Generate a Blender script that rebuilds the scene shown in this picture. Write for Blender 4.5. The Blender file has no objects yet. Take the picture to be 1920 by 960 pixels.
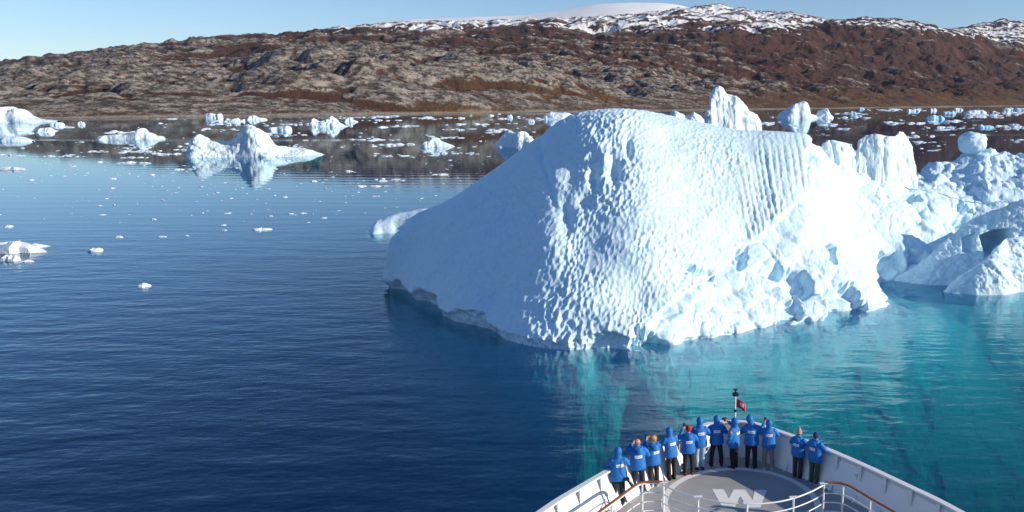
import bpy, bmesh, math, random
import numpy as np
from mathutils import Vector, Matrix

scene = bpy.context.scene
COL = scene.collection
R = math.radians

# ------------------------------------------------------------------ camera
F, U0, V0, H = 1507.0, 1250.0, 190.0, 20.0          # pixels of the 1920 x 960 photograph, metres
PITCH = math.atan((480 - V0) / F)
cam_d = bpy.data.cameras.new('camera')
cam_d.sensor_width = 36.0
cam_d.lens = 36.0 * F / 1920.0
cam_d.shift_x = (960 - U0) / 1920.0
cam_d.clip_start = 0.5
cam_d.clip_end = 60000
cam = bpy.data.objects.new('camera', cam_d)
cam.location = (0, 0, H)
cam.rotation_euler = (math.pi / 2 - PITCH, 0, 0)
COL.objects.link(cam)
scene.camera = cam

# ------------------------------------------------------------------ sky, sun, exposure
SUN_AZ, SUN_EL = math.atan2(0.98, -0.20), R(19)      # azimuth from +Y towards +X
world = bpy.data.worlds.new('World')
scene.world = world
world.use_nodes = True
wn = world.node_tree.nodes
wl = world.node_tree.links
wn.clear()
sky = wn.new('ShaderNodeTexSky')
sky.sky_type = 'NISHITA'
sky.sun_disc = False
sky.sun_elevation = SUN_EL
sky.sun_rotation = SUN_AZ
sky.altitude = 50
sky.air_density = 1.0
sky.dust_density = 0.0
sky.ozone_density = 2.5
bg = wn.new('ShaderNodeBackground')
bg.inputs['Strength'].default_value = 0.084
wo = wn.new('ShaderNodeOutputWorld')
tint = wn.new('ShaderNodeMix'); tint.data_type = 'RGBA'; tint.blend_type = 'MULTIPLY'
tint.inputs['Factor'].default_value = 1.0
tint.inputs[7].default_value = (0.82, 0.92, 1.14, 1)
wl.new(sky.outputs[0], tint.inputs[6])
wl.new(tint.outputs[2], bg.inputs['Color'])
wl.new(bg.outputs[0], wo.inputs['Surface'])
sun_d = bpy.data.lights.new('sun', 'SUN')
sun_d.energy = 4.1
sun_d.angle = R(0.5)
sun_d.color = (1.0, 0.88, 0.72)
sun = bpy.data.objects.new('sun', sun_d)
SUNV = Vector((math.sin(SUN_AZ) * math.cos(SUN_EL), math.cos(SUN_AZ) * math.cos(SUN_EL), math.sin(SUN_EL)))
sun.rotation_euler = SUNV.to_track_quat('Z', 'Y').to_euler()
sun.location = (60, -30, 80)
COL.objects.link(sun)
vs = scene.view_settings
vs.view_transform = 'Standard'
vs.look = 'None'
vs.exposure = 0.6
vs.gamma = 1.0
vs.use_curve_mapping = False
scene.cycles.max_bounces = 8
scene.cycles.transparent_max_bounces = 8
scene.cycles.caustics_reflective = False
scene.cycles.caustics_refractive = False
scene.cycles.sample_clamp_indirect = 6.0

# ------------------------------------------------------------------ pixel <-> place
CP, SP = math.cos(PITCH), math.sin(PITCH)


def ray(u, v):
    a = (u - U0) / F
    b = (480 - v) / F
    return np.array([a, CP + b * SP, -SP + b * CP])


def atz(u, v, z=0.0):
    d = ray(u, v)
    t = (z - H) / d[2]
    return np.array([0, 0, H]) + t * d


def aty(u, v, y):
    d = ray(u, v)
    return np.array([0, 0, H]) + (y / d[1]) * d


def proj(x, y, z):
    z = z - H
    dep = y * CP - z * SP
    return U0 + F * x / dep, 480 - F * (y * SP + z * CP) / dep


# ------------------------------------------------------------------ numpy noise
def _h(ix, iy, iz, seed):
    n = (ix.astype(np.int64) * 374761393 + iy.astype(np.int64) * 668265263 + iz.astype(np.int64) * 2147483647 + seed * 1274126177) & 0xFFFFFFFF
    n = ((n ^ (n >> 13)) * 1274126177) & 0xFFFFFFFF
    n = (n ^ (n >> 16)) & 0xFFFFFFFF
    n = (n * 2246822519) & 0xFFFFFFFF
    n = n ^ (n >> 15)
    return (n & 0xFFFFFF) / float(0x1000000)


def vnoise(x, y, seed=0):
    ix = np.floor(x); iy = np.floor(y)
    fx = x - ix; fy = y - iy
    fx = fx * fx * fx * (fx * (fx * 6 - 15) + 10); fy = fy * fy * fy * (fy * (fy * 6 - 15) + 10)
    z = np.zeros_like(ix)
    a = _h(ix, iy, z, seed); b = _h(ix + 1, iy, z, seed); c = _h(ix, iy + 1, z, seed); d = _h(ix + 1, iy + 1, z, seed)
    return (a + (b - a) * fx + (c - a) * fy + (a - b - c + d) * fx * fy) * 2 - 1


def fbm(x, y, oct=4, seed=0, gain=0.5):
    s = np.zeros_like(x); a = 1.0
    for o in range(oct):
        s += a * vnoise(x * 2 ** o + 17.3 * o, y * 2 ** o - 9.1 * o, seed + o)
        a *= gain
    return s


def worley(x, y, seed=0, jit=0.9):
    """distance to the nearest and second nearest cell point, and the id value of the nearest"""
    ix = np.floor(x); iy = np.floor(y)
    f1 = np.full_like(x, 9.0); f2 = np.full_like(x, 9.0); idv = np.zeros_like(x)
    z = np.zeros_like(ix)
    for dx in (-1, 0, 1):
        for dy in (-1, 0, 1):
            cx = ix + dx; cy = iy + dy
            px = cx + 0.5 + jit * (_h(cx, cy, z, seed) - 0.5)
            py = cy + 0.5 + jit * (_h(cx, cy, z, seed + 7) - 0.5)
            d = np.hypot(x - px, y - py)
            nearer = d < f1
            f2 = np.where(nearer, f1, np.minimum(f2, d))
            idv = np.where(nearer, _h(cx, cy, z, seed + 13), idv)
            f1 = np.where(nearer, d, f1)
    return f1, f2, idv


def facets(x, y, seed=0):
    """continuous faceted relief: upper envelope of tilted planes, one to a cell"""
    ix = np.floor(x); iy = np.floor(y); z = np.zeros_like(ix)
    best = np.full_like(x, -9.0)
    for dx in (-1, 0, 1):
        for dy in (-1, 0, 1):
            cx = ix + dx; cy = iy + dy
            px = cx + 0.15 + 0.7 * _h(cx, cy, z, seed); py = cy + 0.15 + 0.7 * _h(cx, cy, z, seed + 3)
            gx = 1.6 * (_h(cx, cy, z, seed + 5) - 0.5); gy = 1.6 * (_h(cx, cy, z, seed + 6) - 0.5)
            r = _h(cx, cy, z, seed + 9)
            d2 = (x - px) ** 2 + (y - py) ** 2
            best = np.maximum(best, 0.5 * r + gx * (x - px) + gy * (y - py) - 1.1 * d2)
    return best


def shards(x, y, seed=0, groove=0.10):
    """broken blocks: each cell a tilted plane of its own height, parted by grooves"""
    ix = np.floor(x); iy = np.floor(y); z = np.zeros_like(ix)
    f1 = np.full_like(x, 9.0); f2 = np.full_like(x, 9.0); val = np.zeros_like(x)
    for dx in (-1, 0, 1):
        for dy in (-1, 0, 1):
            cx = ix + dx; cy = iy + dy
            px = cx + 0.05 + 0.9 * _h(cx, cy, z, seed); py = cy + 0.05 + 0.9 * _h(cx, cy, z, seed + 3)
            d = np.hypot(x - px, y - py)
            w = _h(cx, cy, z, seed + 9) + 1.5 * (_h(cx, cy, z, seed + 5) - 0.5) * (x - px) + 1.5 * (_h(cx, cy, z, seed + 6) - 0.5) * (y - py)
            nearer = d < f1
            f2 = np.where(nearer, f1, np.minimum(f2, d)); val = np.where(nearer, w, val); f1 = np.where(nearer, d, f1)
    return val * (0.25 + 0.75 * sstep(0, groove * 2.5, f2 - f1)) - 0.15 * sstep(groove, 0, f2 - f1)


def sstep(a, b, x):
    t = np.clip((x - a) / (b - a), 0, 1)
    return t * t * (3 - 2 * t)


class RBF:
    """linear-kernel interpolation through control points"""
    def __init__(self, pts, vals, power=1.0, smooth=0.0):
        self.p = np.array(pts, float); self.w = power
        v = np.array(vals, float); n = len(v)
        d = np.hypot(self.p[:, None, 0] - self.p[None, :, 0], self.p[:, None, 1] - self.p[None, :, 1]) ** power
        A = np.zeros((n + 3, n + 3))
        A[:n, :n] = d - smooth * np.eye(n)
        A[:n, n] = 1; A[:n, n + 1:] = self.p; A[n, :n] = 1; A[n + 1:, :n] = self.p.T
        self.c = np.linalg.solve(A, np.concatenate([v, [0, 0, 0]]))

    def __call__(self, x, y):
        n = len(self.p)
        s = self.c[n] + self.c[n + 1] * x + self.c[n + 2] * y
        for i in range(n):
            s = s + self.c[i] * np.hypot(x - self.p[i, 0], y - self.p[i, 1]) ** self.w
        return s


def in_poly(u, v, poly, soft):
    """signed soft inside mask of a polygon (1 inside, 0 outside, 'soft' wide)"""
    inside = np.zeros(u.shape, bool); dist = np.full(u.shape, 1e9)
    n = len(poly)
    for i in range(n):
        x1, y1 = poly[i]; x2, y2 = poly[(i + 1) % n]
        c = ((y1 > v) != (y2 > v)) & (u < (x2 - x1) * (v - y1) / ((y2 - y1) + 1e-9) + x1)
        inside ^= c
        L = (x2 - x1) ** 2 + (y2 - y1) ** 2
        t = np.clip(((u - x1) * (x2 - x1) + (v - y1) * (y2 - y1)) / L, 0, 1)
        dist = np.minimum(dist, np.hypot(u - x1 - t * (x2 - x1), v - y1 - t * (y2 - y1)))
    sd = np.where(inside, dist, -dist)
    return sstep(-soft * 0.5, soft * 0.5, sd)


def blur2(a, k):
    for ax in (0, 1):
        n = a.shape[ax]
        pad = [(0, 0), (0, 0)]; pad[ax] = (k + 1, k)
        c = np.cumsum(np.pad(a, pad, mode='edge'), axis=ax)
        if ax == 0:
            a = (c[2 * k + 1:] - c[:n]) / (2 * k + 1)
        else:
            a = (c[:, 2 * k + 1:] - c[:, :n]) / (2 * k + 1)
    return a


# ------------------------------------------------------------------ objects
def tag(o, label=None, cat=None, group=None, kind=None):
    if label: o['label'] = label
    if cat: o['category'] = cat
    if group: o['group'] = group
    if kind: o['kind'] = kind
    return o


def link(name, me, mat=None, parent=None):
    o = bpy.data.objects.new(name, me)
    if mat is not None and me is not None and not me.materials:
        me.materials.append(mat)
    COL.objects.link(o)
    if parent: o.parent = parent
    return o


def empty(name, loc=(0, 0, 0), rz=0.0):
    o = bpy.data.objects.new(name, None)
    o.empty_display_size = 0.3
    o.location = loc
    o.rotation_euler = (0, 0, rz)
    COL.objects.link(o)
    return o


def grid_mesh(name, X, Y, Z, keep=None, smooth=True, attrs=None):
    ny, nx = X.shape
    co = np.stack([X, Y, Z], -1).reshape(-1, 3)
    idx = np.arange(ny * nx).reshape(ny, nx)
    q = np.stack([idx[:-1, :-1], idx[:-1, 1:], idx[1:, 1:], idx[1:, :-1]], -1).reshape(-1, 4)
    if keep is not None:
        k = keep.reshape(-1)
        q = q[k[q].any(1)]
        used = np.zeros(ny * nx, bool); used[q.reshape(-1)] = True
        remap = np.cumsum(used) - 1
        q = remap[q]; co = co[used]
    else:
        used = None
    me = bpy.data.meshes.new(name)
    me.vertices.add(len(co)); me.vertices.foreach_set('co', co.astype(np.float32).reshape(-1))
    me.loops.add(len(q) * 4); me.loops.foreach_set('vertex_index', q.astype(np.int32).reshape(-1))
    me.polygons.add(len(q)); me.polygons.foreach_set('loop_start', np.arange(0, len(q) * 4, 4, dtype=np.int32))
    me.polygons.foreach_set('loop_total', np.full(len(q), 4, np.int32))
    if smooth: me.polygons.foreach_set('use_smooth', np.ones(len(q), bool))
    for nm, a in (attrs or {}).items():
        at = me.attributes.new(nm, 'FLOAT', 'POINT')
        a = a.reshape(-1)
        at.data.foreach_set('value', (a if used is None else a[used]).astype(np.float32))
    me.update(calc_edges=True)
    return me


def grid_normals(X, Y, Z):
    P = np.stack([X, Y, Z], -1)
    du = np.gradient(P, axis=1); dv = np.gradient(P, axis=0)
    n = np.cross(du, dv)
    n /= np.linalg.norm(n, axis=-1, keepdims=True) + 1e-12
    n[n[..., 2] < 0] *= -1
    return n


def pymesh(name, verts, faces, smooth=False):
    me = bpy.data.meshes.new(name)
    me.from_pydata([tuple(map(float, v)) for v in verts], [], faces)
    if smooth: me.polygons.foreach_set('use_smooth', [True] * len(me.polygons))
    me.update()
    return me


class MB:
    """collects shapes into one mesh"""
    def __init__(self): self.v = []; self.f = []

    def add(self, verts, faces):
        n = len(self.v)
        self.v += [tuple(map(float, p)) for p in verts]
        self.f += [tuple(i + n for i in f) for f in faces]
        return self

    def box(self, c, s, rz=0.0, M=None):
        vs_ = []
        for dz in (-1, 1):
            for dx, dy in ((-1, -1), (1, -1), (1, 1), (-1, 1)):
                p = Vector((dx * s[0] / 2, dy * s[1] / 2, dz * s[2] / 2))
                p = (M @ p) if M is not None else (Matrix.Rotation(rz, 3, 'Z') @ p)
                vs_.append(p + Vector(c))
        return self.add(vs_, [(3, 2, 1, 0), (4, 5, 6, 7), (0, 1, 5, 4), (1, 2, 6, 5), (2, 3, 7, 6), (3, 0, 4, 7)])

    def tube(self, pts, rad, n=8, ell=None, cap=True, side=None):
        """round or elliptic tube along points; rad number or list; ell = list of second radii (along 'side' x tangent)"""
        pts = [Vector(p) for p in pts]
        m = len(pts)
        rad = rad if hasattr(rad, '__len__') else [rad] * m
        ell = ell or rad
        rings = []
        for i, p in enumerate(pts):
            t = (pts[min(i + 1, m - 1)] - pts[max(i - 1, 0)]).normalized()
            s = Vector(side) if side else (Vector((0, 0, 1)) if abs(t.z) < 0.9 else Vector((1, 0, 0)))
            a = (s - t * s.dot(t)).normalized()
            b = t.cross(a)
            rings.append([p + a * (rad[i] * math.cos(2 * math.pi * k / n)) + b * (ell[i] * math.sin(2 * math.pi * k / n)) for k in range(n)])
        vv = [q for r in rings for q in r]
        ff = []
        for i in range(m - 1):
            for k in range(n):
                k2 = (k + 1) % n
                ff.append((i * n + k, i * n + k2, (i + 1) * n + k2, (i + 1) * n + k))
        if cap:
            ff.append(tuple(range(n - 1, -1, -1))); ff.append(tuple((m - 1) * n + k for k in range(n)))
        return self.add(vv, ff)

    def ball(self, c, r, n=12, m=8):
        r = r if hasattr(r, '__len__') else (r, r, r)
        vv = [(c[0], c[1], c[2] - r[2])]
        for i in range(1, m):
            t = math.pi * i / m
            for k in range(n):
                a = 2 * math.pi * k / n
                vv.append((c[0] + r[0] * math.sin(t) * math.cos(a), c[1] + r[1] * math.sin(t) * math.sin(a), c[2] - r[2] * math.cos(t)))
        vv.append((c[0], c[1], c[2] + r[2]))
        ff = []
        for k in range(n):
            ff.append((0, 1 + (k + 1) % n, 1 + k))
            ff.append((len(vv) - 1, 1 + (m - 2) * n + k, 1 + (m - 2) * n + (k + 1) % n))
        for i in range(m - 2):
            for k in range(n):
                k2 = (k + 1) % n
                ff.append((1 + i * n + k, 1 + i * n + k2, 1 + (i + 1) * n + k2, 1 + (i + 1) * n + k))
        return self.add(vv, ff)

    def build(self, name, mat, parent=None, smooth=False, bevel=0.0):
        o = link(name, pymesh(name, self.v, self.f, smooth), mat, parent)
        if bevel:
            b = o.modifiers.new('bevel', 'BEVEL'); b.width = bevel; b.segments = 2; b.limit_method = 'ANGLE'
        return o


# ------------------------------------------------------------------ materials
def newmat(name):
    m = bpy.data.materials.new(name)
    m.use_nodes = True
    nt = m.node_tree
    bsdf = nt.nodes['Principled BSDF']
    return m, nt, bsdf


def nd(nt, typ, **kw):
    n = nt.nodes.new(typ)
    for k, v in kw.items():
        if k in n.inputs: n.inputs[k].default_value = v
        else: setattr(n, k, v)
    return n


def mixc(nt, fac, a, b, blend='MIX'):
    n = nt.nodes.new('ShaderNodeMix'); n.data_type = 'RGBA'; n.blend_type = blend
    for sock, val in ((n.inputs['Factor'], fac), (n.inputs[6], a), (n.inputs[7], b)):
        if hasattr(val, 'links'): nt.links.new(val, sock)
        elif isinstance(val, tuple): sock.default_value = val if len(val) == 4 else (*val, 1)
        else: sock.default_value = val
    return n.outputs[2]


def math_n(nt, op, a, b=None, clamp=False):
    n = nt.nodes.new('ShaderNodeMath'); n.operation = op; n.use_clamp = clamp
    for i, val in enumerate((a, b)):
        if val is None: continue
        if hasattr(val, 'links'): nt.links.new(val, n.inputs[i])
        else: n.inputs[i].default_value = val
    return n.outputs[0]


def ramp(nt, fac, lo, hi):
    n = nt.nodes.new('ShaderNodeMapRange'); n.interpolation_type = 'SMOOTHSTEP'
    nt.links.new(fac, n.inputs['Value']); n.inputs['From Min'].default_value = lo; n.inputs['From Max'].default_value = hi
    return n.outputs[0]


def coords(nt, kind='Object', scale=(1, 1, 1), rot=(0, 0, 0)):
    if kind == 'Position':
        src = nt.nodes.new('ShaderNodeNewGeometry').outputs['Position']
    else:
        src = nt.nodes.new('ShaderNodeTexCoord').outputs[kind]
    mp = nt.nodes.new('ShaderNodeMapping'); mp.inputs['Scale'].default_value = scale; mp.inputs['Rotation'].default_value = rot
    nt.links.new(src, mp.inputs['Vector'])
    return mp.outputs[0]


def noise(nt, vec, scale, detail=4, rough=0.5):
    n = nt.nodes.new('ShaderNodeTexNoise'); n.inputs['Scale'].default_value = scale
    n.inputs['Detail'].default_value = detail; n.inputs['Roughness'].default_value = rough
    nt.links.new(vec, n.inputs['Vector'])
    return n.outputs['Fac']


def bump(nt, height, dist, strength=1.0, normal=None):
    b = nt.nodes.new('ShaderNodeBump'); b.inputs['Distance'].default_value = dist; b.inputs['Strength'].default_value = strength
    nt.links.new(height, b.inputs['Height'])
    if normal is not None: nt.links.new(normal, b.inputs['Normal'])
    return b.outputs['Normal']


def simple(name, col, rough=0.6, metal=0.0, var=0.12, scale=8.0, bmp=0.0, bscale=60.0):
    m, nt, b = newmat(name)
    v = coords(nt)
    n = noise(nt, v, scale, 5, 0.6)
    c = mixc(nt, n, tuple(x * (1 - var) for x in col), tuple(min(1, x * (1 + var)) for x in col))
    nt.links.new(c, b.inputs['Base Color'])
    b.inputs['Roughness'].default_value = rough; b.inputs['Metallic'].default_value = metal
    if bmp:
        nt.links.new(bump(nt, noise(nt, v, bscale, 4, 0.6), bmp), b.inputs['Normal'])
    return m


def ice_material(name, scale=1.0, base=(0.65, 0.83, 0.935), deep=(0.44, 0.73, 0.885), dirt=0.0, bdist=0.03):
    m, nt, b = newmat(name)
    p = coords(nt, 'Position')
    n1 = noise(nt, p, 0.35 / scale, 5, 0.6)
    n2 = noise(nt, p, 3.2 / scale, 6, 0.65)
    c = mixc(nt, ramp(nt, n1, 0.58, 0.78), base, deep)
    if dirt:
        n3 = noise(nt, p, 1.4 / scale, 7, 0.75)
        c = mixc(nt, math_n(nt, 'MULTIPLY', ramp(nt, n3, 0.62, 0.75), dirt), c, (0.16, 0.13, 0.09))
    n4 = noise(nt, coords(nt, 'Position', (1.0, 0.6, 0.5)), 4.0 / scale, 4, 0.65)
    c = mixc(nt, math_n(nt, 'MULTIPLY', ramp(nt, n4, 0.46, 0.62), 0.45 if scale == 1.0 else 0.12), c, deep)
    nt.links.new(c, b.inputs['Base Color'])
    b.inputs['Roughness'].default_value = 0.55
    b.inputs['IOR'].default_value = 1.31
    nt.links.new(bump(nt, math_n(nt, 'ADD', math_n(nt, 'MULTIPLY', n2, 0.6), n4), bdist * scale * 2.2), b.inputs['Normal'])
    return m


M = {}
M['ice'] = ice_material('ice')
M['ice_far'] = ice_material('ice_far', 8.0, (0.70, 0.84, 0.92), (0.46, 0.74, 0.88), 0.0, 0.05)
M['ice_blue'] = ice_material('ice_blue', 8.0, (0.36, 0.68, 0.90), (0.16, 0.50, 0.78), 0.0, 0.03)
M['ice_dirty'] = ice_material('ice_dirty', 1.5, (0.68, 0.82, 0.91), (0.52, 0.75, 0.87), 0.5)
M['floe'] = ice_material('floe', 2.0, (0.80, 0.88, 0.94), (0.66, 0.84, 0.92), 0.0, 0.05)
M['snow'] = simple('snow', (0.90, 0.91, 0.90), 0.7, var=0.05, scale=0.004)


def water_materials():
    m, nt, b = newmat('fjord_water')
    nt.nodes.remove(b)
    out = nt.nodes['Material Output']
    pos = nt.nodes.new('ShaderNodeNewGeometry').outputs['Position']
    sep = nt.nodes.new('ShaderNodeSeparateXYZ'); nt.links.new(pos, sep.inputs[0])
    # calm far out, wind-ruffled patches lying across the fjord, livelier near the ship
    patch = noise(nt, coords(nt, 'Position', (0.0022, 0.016, 1)), 1.0, 3, 0.5)
    patch = ramp(nt, patch, 0.60, 0.68)
    near = math_n(nt, 'SUBTRACT', 1.0, ramp(nt, sep.outputs['Y'], 40, 170))
    r1 = noise(nt, coords(nt, 'Position', (0.8, 1.5, 1), (0, 0, 0.12)), 1.0, 4, 0.55)
    r2 = noise(nt, coords(nt, 'Position', (0.16, 0.42, 1), (0, 0, 0.10)), 1.0, 3, 0.5)
    wv = nt.nodes.new('ShaderNodeTexWave'); wv.wave_type = 'BANDS'; wv.bands_direction = 'Y'
    wv.inputs['Scale'].default_value = 0.045; wv.inputs['Distortion'].default_value = 7.0
    wv.inputs['Detail'].default_value = 2; wv.inputs['Detail Scale'].default_value = 0.6
    nt.links.new(coords(nt, 'Position', (0.35, 1, 1), (0, 0, 0.10)), wv.inputs['Vector'])
    a1 = math_n(nt, 'ADD', math_n(nt, 'MULTIPLY', near, 0.042), math_n(nt, 'ADD', math_n(nt, 'MULTIPLY', patch, 0.03), 0.002))
    h = math_n(nt, 'MULTIPLY', r1, a1)
    h = math_n(nt, 'ADD', h, math_n(nt, 'MULTIPLY', r2, math_n(nt, 'ADD', math_n(nt, 'MULTIPLY', near, 0.15), 0.008)))
    mid = math_n(nt, 'SUBTRACT', 1.0, ramp(nt, sep.outputs['Y'], 150, 330))
    h = math_n(nt, 'ADD', h, math_n(nt, 'MULTIPLY', wv.outputs['Fac'], math_n(nt, 'MULTIPLY', mid, 0.010)))
    nrm = bump(nt, h, 1.0)
    # Schlick reflectance, the same from above and below
    dt = nt.nodes.new('ShaderNodeVectorMath'); dt.operation = 'DOT_PRODUCT'
    nt.links.new(nt.nodes.new('ShaderNodeNewGeometry').outputs['Incoming'], dt.inputs[0]); nt.links.new(nrm, dt.inputs[1])
    cs = math_n(nt, 'SUBTRACT', 1.0, math_n(nt, 'ABSOLUTE', dt.outputs['Value']), True)
    frs = math_n(nt, 'ADD', math_n(nt, 'MULTIPLY', math_n(nt, 'POWER', cs, 5.0), 0.98), 0.02)
    gl = nt.nodes.new('ShaderNodeBsdfGlossy'); gl.inputs['Roughness'].default_value = 0.02; gl.inputs['Color'].default_value = (0.80, 0.93, 1.0, 1)
    nt.links.new(nrm, gl.inputs['Normal'])
    tr = nt.nodes.new('ShaderNodeBsdfTransparent'); tr.inputs['Color'].default_value = (0.9, 0.97, 1, 1)
    df = nt.nodes.new('ShaderNodeBsdfDiffuse'); df.inputs['Color'].default_value = (0.002, 0.054, 0.185, 1)
    body = nt.nodes.new('ShaderNodeMixShader'); body.inputs[0].default_value = 0.34
    nt.links.new(tr.outputs[0], body.inputs[1]); nt.links.new(df.outputs[0], body.inputs[2])
    mx = nt.nodes.new('ShaderNodeMixShader')
    nt.links.new(frs, mx.inputs[0]); nt.links.new(body.outputs[0], mx.inputs[1]); nt.links.new(gl.outputs[0], mx.inputs[2])
    nt.links.new(mx.outputs[0], out.inputs['Surface'])
    ab = nt.nodes.new('ShaderNodeVolumeAbsorption')
    ab.inputs['Color'].default_value = (0.0, 0.885, 0.862, 1); ab.inputs['Density'].default_value = 0.25
    nt.links.new(ab.outputs[0], out.inputs['Volume'])
    return m


M['water'] = water_materials()
M['seabed'] = simple('seabed', (0.01, 0.02, 0.03), 0.9)


def hill_material():
    m, nt, b = newmat('hillside')
    p = coords(nt, 'Position')
    def attr(n):
        a = nt.nodes.new('ShaderNodeAttribute'); a.attribute_name = n; return a.outputs['Fac']
    n_big = noise(nt, p, 0.004, 5, 0.6)
    n_mid = noise(nt, p, 0.02, 6, 0.65)
    n_fin = noise(nt, p, 0.09, 6, 0.7)
    streak = noise(nt, coords(nt, 'Position', (0.03, 0.03, 0.12), (0.3, 0.5, 0.5)), 1.0, 6, 0.7)
    veg = mixc(nt, ramp(nt, n_big, 0.35, 0.65), (0.060, 0.034, 0.031), (0.088, 0.040, 0.031))
    veg = mixc(nt, ramp(nt, n_mid, 0.5, 0.75), veg, (0.042, 0.025, 0.021))
    veg = mixc(nt, math_n(nt, 'MULTIPLY', attr('shore'), ramp(nt, n_mid, 0.3, 0.6)), veg, (0.125, 0.072, 0.034))
    rock = mixc(nt, ramp(nt, streak, 0.36, 0.62), (0.062, 0.052, 0.047), (0.40, 0.36, 0.315))
    rock = mixc(nt, ramp(nt, n_fin, 0.48, 0.62), rock, (0.065, 0.048, 0.04))
    rk = math_n(nt, 'ADD', attr('rock'), math_n(nt, 'MULTIPLY', math_n(nt, 'SUBTRACT', n_fin, 0.5), 1.5))
    c = mixc(nt, ramp(nt, rk, 0.40, 0.62), veg, rock)
    sn = math_n(nt, 'ADD', attr('snow'), math_n(nt, 'MULTIPLY', math_n(nt, 'SUBTRACT', n_mid, 0.5), 1.1))
    c = mixc(nt, ramp(nt, sn, 0.46, 0.58), c, (0.82, 0.84, 0.86))
    c = mixc(nt, attr('beach'), c, (0.42, 0.36, 0.28))
    nt.links.new(c, b.inputs['Base Color'])
    b.inputs['Roughness'].default_value = 0.9
    b.inputs['Specular IOR Level'].default_value = 0.15
    hh = math_n(nt, 'ADD', streak, math_n(nt, 'MULTIPLY', n_fin, 0.7))
    nt.links.new(bump(nt, hh, 11.0), b.inputs['Normal'])
    return m


M['hill'] = hill_material()

# ================================================================== hills beyond the fjord
def shore_y(s): return 30140.0 / np.maximum(16.9 - 20.0 * s, 3.0)


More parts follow.
